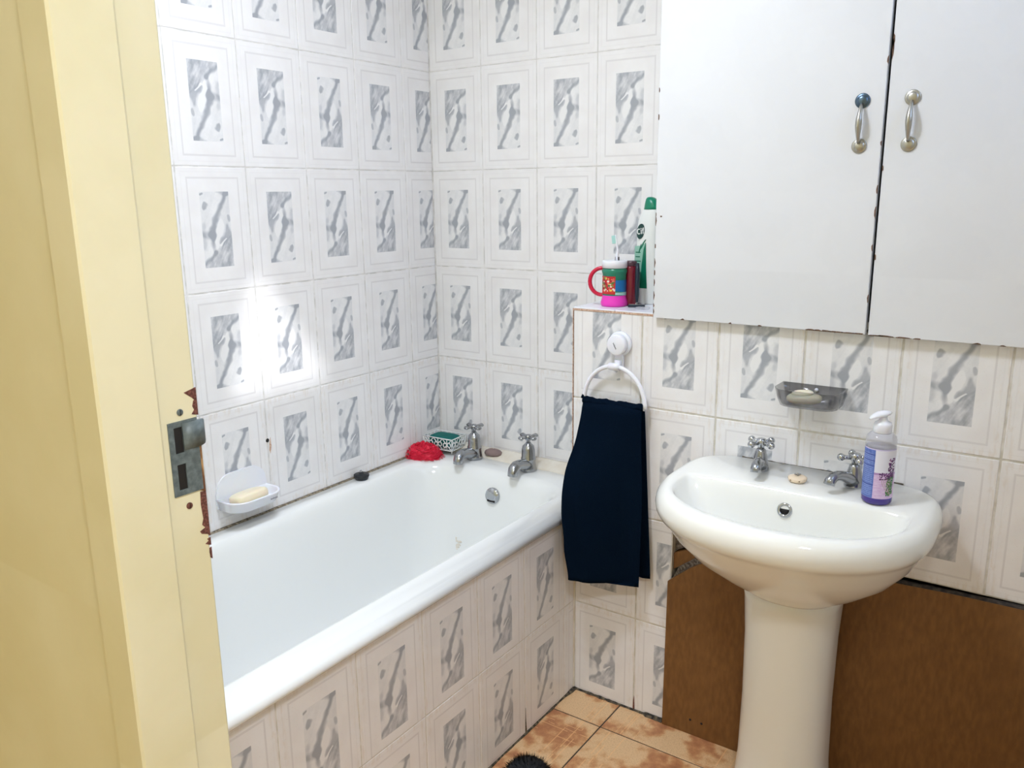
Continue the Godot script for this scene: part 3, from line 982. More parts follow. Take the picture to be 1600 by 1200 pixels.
func build_basin() -> void:
	var t := thing("pedestal_basin", "white ceramic pedestal washbasin with two chrome taps", "washbasin", Vector3.ZERO)
	var cx := 1.312
	var st := new_st()
	var rings := []
	# underside, from the pedestal up to the bulging rim, over the top and into the bowl: y, centre z, half width, front, back, squareness at the back
	for q in [[0.540, 0.345, 0.085, 0.085, 0.09, 3.0], [0.566, 0.350, 0.118, 0.112, 0.10, 3.0], [0.600, 0.360, 0.165, 0.152, 0.12, 3.5], [0.645, 0.378, 0.214, 0.194, 0.145, 4.0], [0.690, 0.396, 0.247, 0.222, 0.17, 4.5], [0.725, 0.408, 0.264, 0.236, 0.182, 5.0],
		[0.735, 0.411, 0.269, 0.242, 0.186, 5.0], [0.742, 0.413, 0.276, 0.250, 0.188, 5.0], [0.753, 0.413, 0.2815, 0.256, 0.188, 5.0], [0.767, 0.413, 0.2835, 0.258, 0.188, 5.0], [0.781, 0.413, 0.281, 0.256, 0.188, 5.0], [0.792, 0.413, 0.275, 0.250, 0.188, 5.0], [0.7985, 0.413, 0.267, 0.241, 0.187, 5.0], [0.8005, 0.413, 0.258, 0.232, 0.186, 5.0]]:
		rings.append(ring_basin(cx, q[1], q[2], q[3], q[4], q[0], 72, q[5], 0.246 if q[0] < 0.61 else 0.227))
	# inside: centre z, half width, front, back
	for q in [[0.7990, 0.455, 0.2405, 0.172, 0.066, 7.0], [0.7965, 0.457, 0.2365, 0.167, 0.062, 7.0], [0.788, 0.458, 0.2325, 0.162, 0.058, 6.0], [0.770, 0.460, 0.226, 0.155, 0.054, 5.0], [0.735, 0.463, 0.203, 0.140, 0.052, 4.0], [0.69, 0.463, 0.172, 0.120, 0.046, 3.0], [0.655, 0.463, 0.120, 0.09, 0.04, 2.5], [0.640, 0.463, 0.06, 0.05, 0.03, 2.0]]:
		rings.append(ring_basin(cx, q[1], q[2], q[3], q[4], q[0], 72, q[5]))
	loft(st, rings, true, true)
	part("basin", st, M.ceramic, t)
	st = new_st()
	rings = []
	for q in [[0.0, 0.108, 0.105], [0.03, 0.107, 0.104], [0.12, 0.099, 0.097], [0.28, 0.096, 0.094], [0.44, 0.098, 0.096], [0.53, 0.103, 0.101], [0.562, 0.108, 0.106]]:
		rings.append(ring_basin(cx, 0.345, q[1], q[2], 0.092, q[0], 48, 4.0, 0.25))
	loft(st, rings, true, true)
	part("pedestal", st, M.ceramic, t)
	# overflow ring in the back of the bowl
	st = new_st()
	var xf := Transform3D(Basis(Vector3.RIGHT, deg_to_rad(74)), Vector3(1.300, 0.757, 0.4070))
	lathe(st, [Vector2(0.0095, -0.002), Vector2(0.0095, 0.002), Vector2(0.0108, 0.0042), Vector2(0.0145, 0.0042), Vector2(0.0165, 0.002), Vector2(0.0165, -0.002)], 24, xf, false, false)
	var ovr := part("overflow_ring", st, M.chrome, t)
	st = new_st()
	lathe(st, [Vector2(0.0098, -0.001), Vector2(0.0098, 0.0012)], 20, xf)
	part("overflow_hole", st, M.dark, ovr)
	basin_tap(t, Vector3(1.206, 0.798, 0.296), 0.2, "chrome cross-head tap on the basin's left, away from the soap bottle")
	basin_tap(t, Vector3(1.412, 0.798, 0.296), -0.42, "chrome cross-head tap beside the lavender soap bottle")
	# dried plug of mortar along the back edge
	st = new_st()
	var nz := noise(14.0, 61, 3)
	var rows := []
	for i in 36:
		var x := 1.14 + 0.36 * i / 35.0
		var d := 0.0006 + absf(nz.get_noise_1d(x)) * 0.006
		rows.append([Vector3(x, 0.790, 0.2256), Vector3(x, 0.8002 + d * 0.6, 0.2256), Vector3(x, 0.8006, 0.2262 + d * 0.6), Vector3(x, 0.790, 0.2262 + d * 0.5)])
	loft(st, rows)
	part("dark_joint", st, M.grout_dirty, t)

# ------------------------------------------------------------------ cabinet
func build_cabinet() -> void:
	var t := thing("wall_cabinet", "white two-door wall cabinet above the basin with chipped edges", "cabinet", Vector3.ZERO)
	var cb := new_st()
	box(cb, Vector3(0.915, LEDGE + 0.0005, 0.001), Vector3(1.92, LEDGE + 0.016, ZC + 0.0005))
	box(cb, Vector3(0.915, 2.184, 0.001), Vector3(1.92, 2.20, ZC + 0.0005))
	box(cb, Vector3(0.915, LEDGE + 0.016, 0.001), Vector3(0.931, 2.184, ZC + 0.0005))
	box(cb, Vector3(1.904, LEDGE + 0.016, 0.001), Vector3(1.92, 2.184, ZC + 0.0005))
	box(cb, Vector3(0.931, LEDGE + 0.016, 0.001), Vector3(1.904, 2.184, 0.007))
	part("body", cb, M.carcass, t)
	var zf := ZC + 0.019
	var z0 := ZC + 0.001
	rng.seed = 21
	for k in 2:
		var x0 := 0.9025 if k == 0 else 1.4045
		var x1 := 1.3985 if k == 0 else 1.905
		var d := part("door", boxed(Vector3(x0, 1.1245 - 0.001 * k, z0), Vector3(x1, 2.19, zf), 0.0012), M.laminate, t)
		# chipped laminate along bottom and side edges
		var spots := []
		if k == 0:
			for q in [[1.285, 0.012], [1.30, 0.010], [1.318, 0.014], [1.34, 0.018], [1.365, 0.014], [1.385, 0.012], [0.98, 0.006], [1.10, 0.004], [1.17, 0.005]]:
				spots.append([q[0], 1.1245, q[1], 0.0035, 0])
			for q in [[1.14, 0.008], [1.155, 0.006], [1.18, 0.012], [1.21, 0.01], [1.235, 0.008], [1.26, 0.012], [1.30, 0.006], [1.36, 0.012], [1.375, 0.007], [1.60, 0.008], [1.66, 0.006]]:
				spots.append([x0, q[0], 0.0026, q[1], 1])
			for q in [[1.20, 0.01], [1.31, 0.008], [1.38, 0.014], [1.43, 0.01], [1.52, 0.006], [1.68, 0.008]]:
				spots.append([x1, q[0], 0.0024, q[1], 1])
			spots.append([0.9165, 1.3705, 0.0035, 0.0022, 2])
		else:
			for q in [[1.415, 0.02], [1.44, 0.022], [1.475, 0.016], [1.50, 0.008], [1.61, 0.008], [1.655, 0.006]]:
				spots.append([q[0], 1.1235, q[1], 0.0032, 0])
			for q in [[1.70, 0.018], [1.715, 0.014], [1.47, 0.006], [1.29, 0.007]]:
				spots.append([x0, q[0], 0.0034, q[1], 1])
		for s in spots:
			var poly := []
			for i in 9:
				var a := TAU * i / 9.0
				var f := rng.randf_range(0.65, 1.15)
				poly.append(Vector2(s[0] + cos(a) * s[2] * f, s[1] + sin(a) * s[3] * f))
			# keep the flake on the face of the door
			var kept := []
			for p in poly:
				kept.append(Vector2(clampf(p.x, x0 - 0.0003, x1 + 0.0003), maxf(p.y, 1.1242 - 0.001 * k)))
			var cleaned := PackedVector2Array(kept)
			var hull := Geometry2D.convex_hull(cleaned)
			hull.remove_at(hull.size() - 1)
			var pts := []
			for p in hull:
				pts.append(p)
			var st := new_st()
			slab(st, pts, zf - 0.002, zf + 0.0004)
			part("chip", st, M.chip, d)
		var hx := 1.356 if k == 0 else 1.450
		var st := new_st()
		# bowed grip swelling in the middle
		var path := []
		var rad := []
		for i in 15:
			var f := i / 14.0
			path.append(Vector3(hx - 0.001 + 0.001 * f, 1.522 + 0.076 * f, zf + 0.006 + 0.013 * pow(sin(PI * f), 0.7)))
			rad.append(0.0032 + 0.0034 * pow(sin(PI * f), 2.0))
		tube(st, path, rad, 12)
		var h := part("handle", st, M.pewter, d)
		h.set_meta("label", "bowed pewter handle with round ends")
		for e in 2:
			st = new_st()
			var xf := Transform3D(Basis(Vector3.RIGHT, PI / 2), Vector3(hx, 1.516 + 0.089 * e, zf))
			lathe(st, [Vector2(0.0150, 0.0), Vector2(0.0150, 0.002), Vector2(0.0130, 0.0036), Vector2(0.0112, 0.0030), Vector2(0.0104, 0.0042), Vector2(0.0060, 0.0056), Vector2(0.0015, 0.006)], 24, xf)
			part("end_disc", st, M.bluesteel if (k == 0 and e == 1) else M.pewter, h)

func build_boards() -> void:
	var t := thing("hardboard_panel", "brown hardboard sheet on the wall behind the basin pedestal", "board", Vector3.ZERO)
	var st := new_st()
	slab(st, [Vector2(0.959, 0.001), Vector2(2.02, 0.001), Vector2(2.02, 0.581), Vector2(1.62, 0.577), Vector2(1.42, 0.568), Vector2(1.25, 0.560), Vector2(1.12, 0.55), Vector2(1.075, 0.515), Vector2(1.02, 0.478), Vector2(0.962, 0.428)], ZC + 0.001, ZC + 0.013)
	part("sheet", st, M.board, t)
	for x in [1.04, 1.072]:
		st = new_st()
		lathe(st, [Vector2(0.0035, 0.0), Vector2(0.0028, 0.0014)], 10, Transform3D(Basis(Vector3.RIGHT, PI / 2), Vector3(x, 0.045, ZC + 0.0128)))
		part("nail", st, M.dark, t)
	# dark rim of dirt along the upper edge
	st = new_st()
	var nz := noise(10.0, 77, 3)
	var rows := []
	for i in 40:
		var x := 1.40 + 0.60 * i / 39.0
		var w := 0.003 + 0.004 * absf(nz.get_noise_1d(x))
		var y := 0.5685 + (x - 1.40) * 0.022
		rows.append([Vector3(x, y, ZC + 0.001), Vector3(x, y + w + 0.004, ZC + 0.001), Vector3(x, y + w, ZC + 0.012), Vector3(x, y, ZC + 0.0125)])
	loft(st, rows)
	part("edge_gap", st, M.grout_floor, t)
	# lump of broken plaster and a timber offcut lying in the open corner
	var r := thing("plaster_rubble", "broken grey plaster and timber in the hole beside the brown sheet", "rubble", Vector3.ZERO)
	st = new_st()
	slab(st, [Vector2(0.968, 0.430), Vector2(0.99, 0.438), Vector2(1.08, 0.505), Vector2(1.10, 0.53), Vector2(1.06, 0.527), Vector2(0.985, 0.468)], ZC - 0.055, ZC - 0.001)
	part("plaster_lump", st, M.rubble, r)
	st = new_st()
	slab(st, [Vector2(0.967, 0.455), Vector2(1.00, 0.478), Vector2(1.05, 0.522), Vector2(1.045, 0.543), Vector2(1.00, 0.515), Vector2(0.967, 0.50)], ZC - 0.045, ZC - 0.012)
	part("timber_offcut", st, M.board, r)
	st = new_st()
	slab(st, [Vector2(0.967, 0.505), Vector2(0.995, 0.52), Vector2(1.0, 0.56), Vector2(1.03, 0.584), Vector2(0.967, 0.584)], ZC - 0.07, ZC - 0.02)
	part("plaster_lump", st, M.rubble, r)
	# steel bracket under the basin, right of the pedestal
	var b := thing("basin_bracket", "grey steel bracket under the basin right of the pedestal", "bracket", Vector3.ZERO)
	st = new_st()
	box(st, Vector3(1.374, 0.445, ZC + 0.014), Vector3(1.398, 0.586, ZC + 0.019), 0.001)
	box(st, Vector3(1.378, 0.470, ZC + 0.019), Vector3(1.394, 0.480, ZC + 0.022), 0.001)
	part("bracket_plate", st, M.rubble, b)

# ------------------------------------------------------------------ towel
func build_towel_ring() -> void:
	var t := thing("towel_ring", "white plastic suction towel ring on the tiles", "towel ring", Vector3(0.805, 1.047, ZC))
	var st := new_st()
	var face := Basis(Vector3.RIGHT, PI / 2)
	lathe(st, [Vector2(0.0325, 0.0006), Vector2(0.0325, 0.006), Vector2(0.031, 0.009), Vector2(0.029, 0.0105), Vector2(0.0245, 0.011)], 36, Transform3D(face, Vector3.ZERO))
	part("suction_base", st, M.white_plastic, t)
	st = new_st()
	lathe(st, [Vector2(0.0265, 0.010), Vector2(0.0265, 0.026), Vector2(0.0255, 0.0285), Vector2(0.023, 0.030), Vector2(0.004, 0.0305)], 36, Transform3D(face, Vector3.ZERO))
	var knob := part("lock_knob", st, M.white_plastic, t)
	text_part("lettering", "naleon", 0.0055, M.grey_print, knob, Transform3D(Basis(Vector3(0, 0, 1), deg_to_rad(-64)), Vector3(-0.002, -0.002, 0.0308)), true)
	st = new_st()
	box(st, Vector3(-0.0125, -0.066, 0.002), Vector3(0.0125, -0.020, 0.010), 0.002)
	box(st, Vector3(-0.0085, -0.062, 0.009), Vector3(0.0085, -0.040, 0.019), 0.002)
	part("arm", st, M.white_plastic, t)
	st = new_st()
	# arch of the ring with the bar that carries the towel
	var pts := []
	for i in 33:
		var a := PI * i / 32.0
		pts.append(Vector3(-0.004 - 0.089 * cos(a), -0.158 + 0.102 * sin(a), 0.026))
	tube(st, pts, 0.0058, 12)
	tube(st, [Vector3(-0.093, -0.158, 0.026), Vector3(0.085, -0.158, 0.026)], 0.0052, 12)
	var ring := part("ring", st, M.white_plastic, t)
	st = new_st()
	tube(st, [Vector3(-0.019, -0.0570, 0.026), Vector3(0.011, -0.0570, 0.026)], 0.0098, 14)
	part("sleeve", st, M.white_plastic, ring)

	# towel: two hanging layers joined over the bar
	var w := thing("towel", "black hand towel hanging from the white towel ring", "towel", Vector3(0.797, 0.895, ZC + 0.026))
	for layer in 2:
		st = new_st()
		var rings := []
		var rows := 44
		for i in rows + 1:
			var f := i / float(rows)
			var drop := f * (0.483 if layer == 0 else 0.470)
			var y := 0.0 - drop
			# left edge measured down the hang
			var marks := [-0.083, -0.087, -0.099, -0.099, -0.089, -0.074]
			var k := minf(f * 5.0, 4.999)
			var le := lerpf(marks[int(k)], marks[int(k) + 1], smoothstep(0.0, 1.0, k - floorf(k)))
			var ri := lerpf(0.090, 0.101, smoothstep(0.0, 0.6, f))
			if layer == 1:
				le = -0.080 + 0.02 * f
				ri = lerpf(0.090, 0.117, f)
			var th := 0.0085 * (1.0 - 0.4 * f) + 0.0035
			var zc := (0.012 if layer == 0 else -0.006) + (0.014 * f if layer == 0 else -0.004 * f)
			if i == 0:
				th = 0.004
				zc *= 0.4
			elif i == 1:
				zc *= 0.8
			var ring2 := []
			var n := 40
			for j in n:
				var a := TAU * j / n
				var s := cos(a)
				var u := signf(s) * pow(absf(s), 0.55)
				var x := (le + ri) * 0.5 + u * (ri - le) * 0.5
				var fold := 0.0045 * sin(u * 5.5 + 0.6 + f * 1.2) * smoothstep(0.0, 0.25, f) + 0.003 * sin(u * 11.0 + 2.0 - f * 2.0) * smoothstep(0.05, 0.4, f)
				# pushed out where it hangs over the end of the bath rim
				if layer == 0:
					fold += 0.066 * smoothstep(0.03, 0.55, f) * smoothstep(0.5, -0.8, u)
				var yy := y
				if i == 0:
					yy = 0.004 + 0.0025 * sin(u * 4.0) - 0.002
				if i == rows:
					yy = y - 0.006 * smoothstep(-0.6, 0.9, u) * (0.5 if layer == 0 else 0.4)
				ring2.append(Vector3(x, yy, zc + fold + sin(a) * th * pow(maxf(1.0 - pow(absf(u), 6.0), 0.05), 0.5)))
			rings.append(ring2)
		loft(st, rings, true, true)
		part("front_fall" if layer == 0 else "back_fall", st, M.towel, w)
		# woven band near the hem
	st = new_st()
	tube(st, [Vector3(-0.085, 0.004, -0.006), Vector3(-0.086, 0.010, 0.002), Vector3(-0.085, 0.004, 0.010)], 0.004, 8)
	var fold_rings := []
	for i in 25:
		var x := lerpf(-0.083, 0.090, i / 24.0)
		var lift := 0.0016 * sin(i * 0.9) + 0.001 * sin(i * 2.3)
		var rr := []
		for j in 14:
			var a := TAU * j / 14.0
			rr.append(Vector3(x, -0.003 + lift + cos(a) * 0.009, 0.003 + sin(a) * 0.012))
		fold_rings.append(rr)
	loft(st, fold_rings)
	part("top_fold", st, M.towel, w)

# ------------------------------------------------------------------ things on the bath rim and wall
func build_bath_things() -> void:
	# wall soap dish, on the long wall
	var t := thing("wall_soap_dish", "white plastic soap dish fixed above the bath rim", "soap dish", Vector3(0.0, 0.647, 0.826))
	var st := new_st()
	var poly := []
	for p in [[-0.080, -0.004], [0.080, -0.004], [0.079, 0.035]]:
		poly.append(Vector2(p[0], p[1]))
	for i in 13:
		var a := PI / 2 * i / 12.0
		poly.append(Vector2(0.030 + 0.047 * cos(a), 0.040 + 0.042 * sin(a)))
	for i in 13:
		var a := PI / 2 + PI / 2 * i / 12.0
		poly.append(Vector2(-0.030 + 0.047 * cos(a), 0.040 + 0.042 * sin(a)))
	poly.append(Vector2(-0.079, 0.035))
	# polygon x is along the wall, y up, depth out of the wall
	var wf := Transform3D(Basis(Vector3(0, 0, -1), Vector3(0, 1, 0), Vector3(1, 0, 0)), Vector3.ZERO)
	slab(st, poly, 0.0008, 0.0060, wf)
	part("back_plate", st, M.white_plastic, t)
	st = new_st()
	var rings := []
	for q in [[0.070, 0.072, -0.010], [0.074, 0.078, -0.006], [0.0785, 0.086, 0.016], [0.0800, 0.088, 0.019], [0.0795, 0.0875, 0.0215], [0.0765, 0.0845, 0.022], [0.0745, 0.082, 0.019], [0.0715, 0.076, 0.000], [0.066, 0.070, -0.004]]:
		var r := []
		var hw: float = q[0]
		var dep: float = q[1]
		var cr := 0.045
		var inner: bool = rings.size() > 5
		var x0 := 0.009 if inner else 0.001
		r.append(Vector3(x0, q[2], hw))
		for i in 11:
			var a := PI / 2 * i / 10.0
			r.append(Vector3(dep - cr + cr * sin(a), q[2], hw - cr + cr * cos(a)))
		for i in 11:
			var a := PI / 2 * i / 10.0
			r.append(Vector3(dep - cr + cr * cos(a), q[2], -hw + cr - cr * sin(a)))
		r.append(Vector3(x0, q[2], -hw))
		rings.append(r)
	loft(st, rings, true, true)
	part("tray", st, M.white_plastic, t)
	text_part("lettering", "naleon", 0.007, M.grey_print, t, Transform3D(Basis(Vector3.UP, PI / 2), Vector3(0.0888, 0.009, -0.035)), true)
	var s := thing("soap_bar", "cream bar of soap in the white dish above the bath", "soap", Vector3(0.045, 0.6665, 0.836), 0.05)
	st = new_st()
	ball(st, Vector3.ZERO, Vector3(0.032, 0.0160, 0.050), 28, Basis(Vector3(0, 0, 1), 0.20), 0.55)
	part("bar", st, M.soap, s)

	# plug
	var pl := thing("bath_plug", "small black rubber bath plug with a ring on the bath rim", "plug", Vector3(0.030, 0.5848, 0.415))
	st = new_st()
	lathe(st, [Vector2(0.0185, 0.0), Vector2(0.0225, 0.009), Vector2(0.0235, 0.011), Vector2(0.0235, 0.015), Vector2(0.0215, 0.0165), Vector2(0.008, 0.0165), Vector2(0.006, 0.021)], 28)
	part("stopper", st, M.black, pl)
	st = new_st()
	var loop := []
	for i in 14:
		var a := TAU * i / 14.0
		loop.append(Vector3(cos(a) * 0.0055, 0.0235 + sin(a) * 0.0045, 0.0))
	tube(st, loop, 0.0012, 6, 1.0, true)
	part("ring", st, M.chrome, pl)

	# wire basket and sponge
	var bk := thing("wire_basket", "small white wire basket in the bath corner", "basket", Vector3(0.066, 0.599, 0.058), 0.06)
	var hx := 0.058
	var hz := 0.040
	var bh := 0.042
	st = new_st()
	for y in [0.003, bh]:
		var g := 1.0 if y > 0.01 else 0.94
		tube(st, [Vector3(-hx * g, y, -hz * g), Vector3(hx * g, y, -hz * g), Vector3(hx * g, y, hz * g), Vector3(-hx * g, y, hz * g)], 0.0021, 8, 1.0, true)
	for q in [[-1, -1], [1, -1], [1, 1], [-1, 1]]:
		tube(st, [Vector3(q[0] * hx * 0.94, -0.005, q[1] * hz * 0.94), Vector3(q[0] * hx, bh, q[1] * hz)], 0.0019, 8)
	part("frame", st, M.wire, bk)
	# scrolled fretwork on each side
	for side in 4:
		st = new_st()
		var along := Vector3(1, 0, 0) if side % 2 == 0 else Vector3(0, 0, 1)
		var half := hx if side % 2 == 0 else hz
		var off := (Vector3(0, 0, 1) if side % 2 == 0 else Vector3(1, 0, 0)) * ((hz if side % 2 == 0 else hx) * 0.97) * (1.0 if side < 2 else -1.0)
		var cells := 3 if side % 2 == 0 else 2
		for k in cells:
			var mid := (-half + half * (2.0 * k + 1.0) / cells) * 0.94
			var cw := half / cells
			for sg in [-1.0, 1.0]:
				var path := []
				for i in 15:
					var f := i / 14.0
					var a := f * TAU * 0.85
					var r := cw * 0.42 * (1.0 - 0.45 * f)
					path.append(off + along * (mid + sg * (cw * 0.45 - r * cos(a))) + Vector3(0, bh * 0.5 + r * 1.25 * sin(a) * sg, 0))
				tube(st, path, 0.0019, 6)
			tube(st, [off + along * mid + Vector3(0, 0.003, 0), off + along * mid + Vector3(0, bh, 0)], 0.0015, 6)
			tube(st, [off + along * (mid - cw) + Vector3(0, 0.003, 0), off + along * (mid + cw) + Vector3(0, bh, 0)], 0.0015, 6)
			tube(st, [off + along * (mid + cw) + Vector3(0, 0.003, 0), off + along * (mid - cw) + Vector3(0, bh, 0)], 0.0015, 6)
		part("fretwork", st, M.wire, bk)
	st = new_st()
	box(st, Vector3(-hx * 0.93, 0.001, -hz * 0.93), Vector3(hx * 0.93, 0.003, hz * 0.93))
	part("bottom", st, M.wire, bk)
	var sp := thing("sponge", "dark green sponge lying in the white wire basket", "sponge", Vector3(0.066, 0.6035, 0.058), 0.06)
	st = new_st()
	ball(st, Vector3(0, 0.0205, 0), Vector3(0.051, 0.0195, 0.034), 28, Basis(), 0.45)
	part("block", st, M.sponge, sp)

	# red net scourer: crumpled netting of many threads
	var rn := thing("net_scrubber", "crumpled red net scrubber beside the wire basket", "scrubber", Vector3(0.050, 0.5848, 0.146), 0.38)
	rn.scale = Vector3(1.0, 1.3, 1.0)
	st = new_st()
	rng.seed = 99
	var nz := noise(22.0, 41, 3)
	var rg := []
	for i in 15:
		var f := PI * 0.5 * i / 14.0
		var r := []
		for j in 30:
			var a := TAU * j / 30.0
			var lump := 1.0 + 0.35 * nz.get_noise_3d(cos(a) * 0.05, f * 0.03, sin(a) * 0.05)
			r.append(Vector3(cos(a) * cos(f) * 0.058 * lump, sin(f) * 0.033 * (1.0 + 0.5 * nz.get_noise_2d(a * 0.02, f * 0.05 + 3.0)), sin(a) * cos(f) * 0.038 * lump))
		rg.append(r)
	loft(st, rg, true, false)
	part("wad", st, M.red_net, rn)
	st = new_st()
	for k in 150:
		var a := rng.randf() * TAU
		var f := rng.randf() * 1.3
		var da := rng.randf_range(-0.9, 0.9)
		var df := rng.randf_range(-0.5, 0.5)
		var path := []
		for i in 6:
			var q := i / 5.0
			var aa := a + da * q
			var ff := clampf(f + df * q, -0.02, 1.5)
			var gr := 1.02 + 0.06 * sin(q * 6.0 + k) + 0.05 * rng.randf()
			path.append(Vector3(cos(aa) * cos(ff) * 0.059 * gr, maxf(0.001, sin(ff) * 0.036 * gr), sin(aa) * cos(ff) * 0.040 * gr))
		tube(st, path, 0.0009, 4)
	for k in 26:
		var a := rng.randf() * TAU
		var p0 := Vector3(cos(a) * 0.052, 0.003, sin(a) * 0.034)
		var p1 := p0 + Vector3(cos(a) * 0.018, -0.0015, sin(a) * 0.016)
		tube(st, [p0, (p0 + p1) * 0.5 + Vector3(0, 0.003, 0), p1], 0.0007, 4)
	var thr := part("threads", st, M.red_net, rn)
	thr.set_meta("kind", "stuff")

	# pumice stone
	var pu := thing("pumice_stone", "small grey-brown pumice stone behind the bath tap", "stone", Vector3(0.246, 0.588, 0.030), 0.2)
	pu.scale = Vector3.ONE * 0.85
	st = new_st()
	var rb := []
	for i in 11:
		var f := PI * i / 10.0 - PI / 2
		var r := []
		for j in 22:
			var a := TAU * j / 22.0
			var k := 1.0 + 0.10 * nz.get_noise_3d(cos(a) * 0.06, f * 0.06, sin(a) * 0.06)
			r.append(Vector3(cos(a) * cos(f) * 0.036 * k, 0.017 + sin(f) * 0.016 * k, sin(a) * cos(f) * 0.022 * k))
		rb.append(r)
	loft(st, rb, false, false)
	part("stone", st, M.pumice, pu)

# ------------------------------------------------------------------ things on the ledge
func build_ledge_things() -> void:
	# mug-shaped jar
	var mg := thing("handled_jar", "pink and green plastic jar with a red handle and white lid", "jar", Vector3(0.744, LEDGE + 0.0003, 0.150))
	mg.scale = Vector3(1.07, 1.0, 1.07)
	var st := new_st()
	lathe(st, [Vector2(0.031, 0.0), Vector2(0.0335, 0.003), Vector2(0.0338, 0.010), Vector2(0.0315, 0.017), Vector2(0.0300, 0.023), Vector2(0.0295, 0.029)], 36, Transform3D(), true, false)
	part("pink_base", st, M.pink, mg)
	st = new_st()
	lathe(st, [Vector2(0.0295, 0.029), Vector2(0.0295, 0.085), Vector2(0.0312, 0.088), Vector2(0.0318, 0.093), Vector2(0.0305, 0.097), Vector2(0.0285, 0.100), Vector2(0.028, 0.103)], 36, Transform3D(), false, true)
	part("wall", st, M.teal, mg)
	# painted swoosh: blue panel with a pale edge, and the sticker
	st = new_st()
	patch(st, 0.0297, 0.036, 0.070, -30.0, 58.0, 0.006)
	part("blue_panel", st, M.blue, mg)
	st = new_st()
	patch(st, 0.02985, 0.028, 0.038, -30.0, 58.0, 0.004)
	part("pale_stripe", st, M.mint, mg)
	sticker(mg)
	st = new_st()
	lathe(st, [Vector2(0.0315, 0.101), Vector2(0.0315, 0.117), Vector2(0.0300, 0.1195), Vector2(0.026, 0.1200)], 36)
	part("lid", st, M.white_plastic, mg)
	st = new_st()
	var arc := []
	for i in 19:
		var a := deg_to_rad(72.0 + 216.0 * i / 18.0)
		arc.append(Vector3(-0.031 + 0.0300 * cos(a), 0.064 + 0.0355 * sin(a), 0.0))
	tube(st, arc, 0.0052, 12, 1.0)
	var hd := part("handle", st, M.crimson, mg)
	hd.rotation.y = deg_to_rad(24)
	# toothbrush standing in the lid
	var tb := thing("toothbrush", "white toothbrush standing up out of the jar lid", "toothbrush", Vector3(0.750, LEDGE + 0.1204, 0.148), -0.2)
	st = new_st()
	tube(st, [Vector3(0, 0, 0), Vector3(0, 0.012, 0), Vector3(0.0015, 0.026, 0), Vector3(-0.002, 0.042, 0), Vector3(-0.006, 0.056, 0), Vector3(-0.0075, 0.066, 0)], [0.0050, 0.0046, 0.0030, 0.0026, 0.0034, 0.0026], 10)
	part("neck", st, M.white_plastic, tb)
	st = new_st()
	box(st, Vector3(-0.0165, 0.043, -0.0045), Vector3(-0.0045, 0.064, 0.0045), 0.001, Transform3D(Basis(Vector3(0, 0, 1), 0.16), Vector3(0.0085, 0.0025, 0)))
	part("bristles", st, M.mint, tb)
	for sg in [-1.0, 1.0]:
		st = new_st()
		tube(st, [Vector3(sg * 0.0048, 0.0, 0.0), Vector3(sg * 0.0046, 0.009, 0.0)], 0.0022, 8)
		part("rubber_grip", st, M.black, tb)
	# burgundy bottle with dark lid, behind the jar
	var bb := thing("burgundy_bottle", "slim burgundy bottle with a dark lid behind the jar", "bottle", Vector3(0.779, LEDGE + 0.0003, 0.124))
	st = new_st()
	lathe(st, [Vector2(0.0145, 0.0), Vector2(0.016, 0.004), Vector2(0.016, 0.100), Vector2(0.014, 0.105)], 28)
	part("body", st, M.burgundy, bb)
	st = new_st()
	lathe(st, [Vector2(0.0145, 0.105), Vector2(0.0155, 0.107), Vector2(0.0155, 0.116), Vector2(0.013, 0.118)], 28)
	part("lid", st, mat(c8(82, 56, 66), 0.25), bb)
	# razor leaning against the bottles
	var rz := thing("razor", "dark blue safety razor leaning beside the jar", "razor", Vector3(0.809, LEDGE + 0.0003, 0.146), 0.0)
	st = new_st()
	tube(st, [Vector3(0.0, 0.010, 0.0), Vector3(-0.0015, 0.03, -0.003), Vector3(-0.004, 0.062, -0.008), Vector3(-0.0065, 0.095, -0.013), Vector3(-0.008, 0.113, -0.016)], [0.0028, 0.0052, 0.0058, 0.0058, 0.0045], 12)
	part("grip", st, M.navy, rz)
	st = new_st()
	box(st, Vector3(-0.022, 0.0, 0.002), Vector3(0.022, 0.007, 0.013), 0.0015, Transform3D(Basis(Vector3.UP, 0.35), Vector3.ZERO))
	part("head", st, M.navy, rz)
	st = new_st()
	box(st, Vector3(-0.020, 0.0065, 0.003), Vector3(0.020, 0.0082, 0.009), 0.0005, Transform3D(Basis(Vector3.UP, 0.35), Vector3.ZERO))
	tube(st, [Vector3(0.0, 0.006, 0.005), Vector3(0.0, 0.012, 0.0)], 0.003, 8)
	part("blade", st, M.chrome, rz)
	# loose blade scrap
	var sc := thing("blade_cover", "small clear plastic blade cover lying under the cabinet corner", "cover", Vector3(0.842, LEDGE + 0.0003, 0.178), 0.3)
	st = new_st()
	box(st, Vector3(-0.018, 0.0, -0.007), Vector3(0.018, 0.006, 0.007), 0.0015)
	part("shell", st, M.bottle_clear, sc)

	# cream cleaner bottle
	var cl := thing("cleaner_bottle", "tall white cleaner bottle with a green cap by the cabinet", "bottle", Vector3(0.801, LEDGE + 0.0003, 0.066), -0.12)
	cl.scale = Vector3(0.84, 0.975, 0.9)
	st = new_st()
	var rings := []
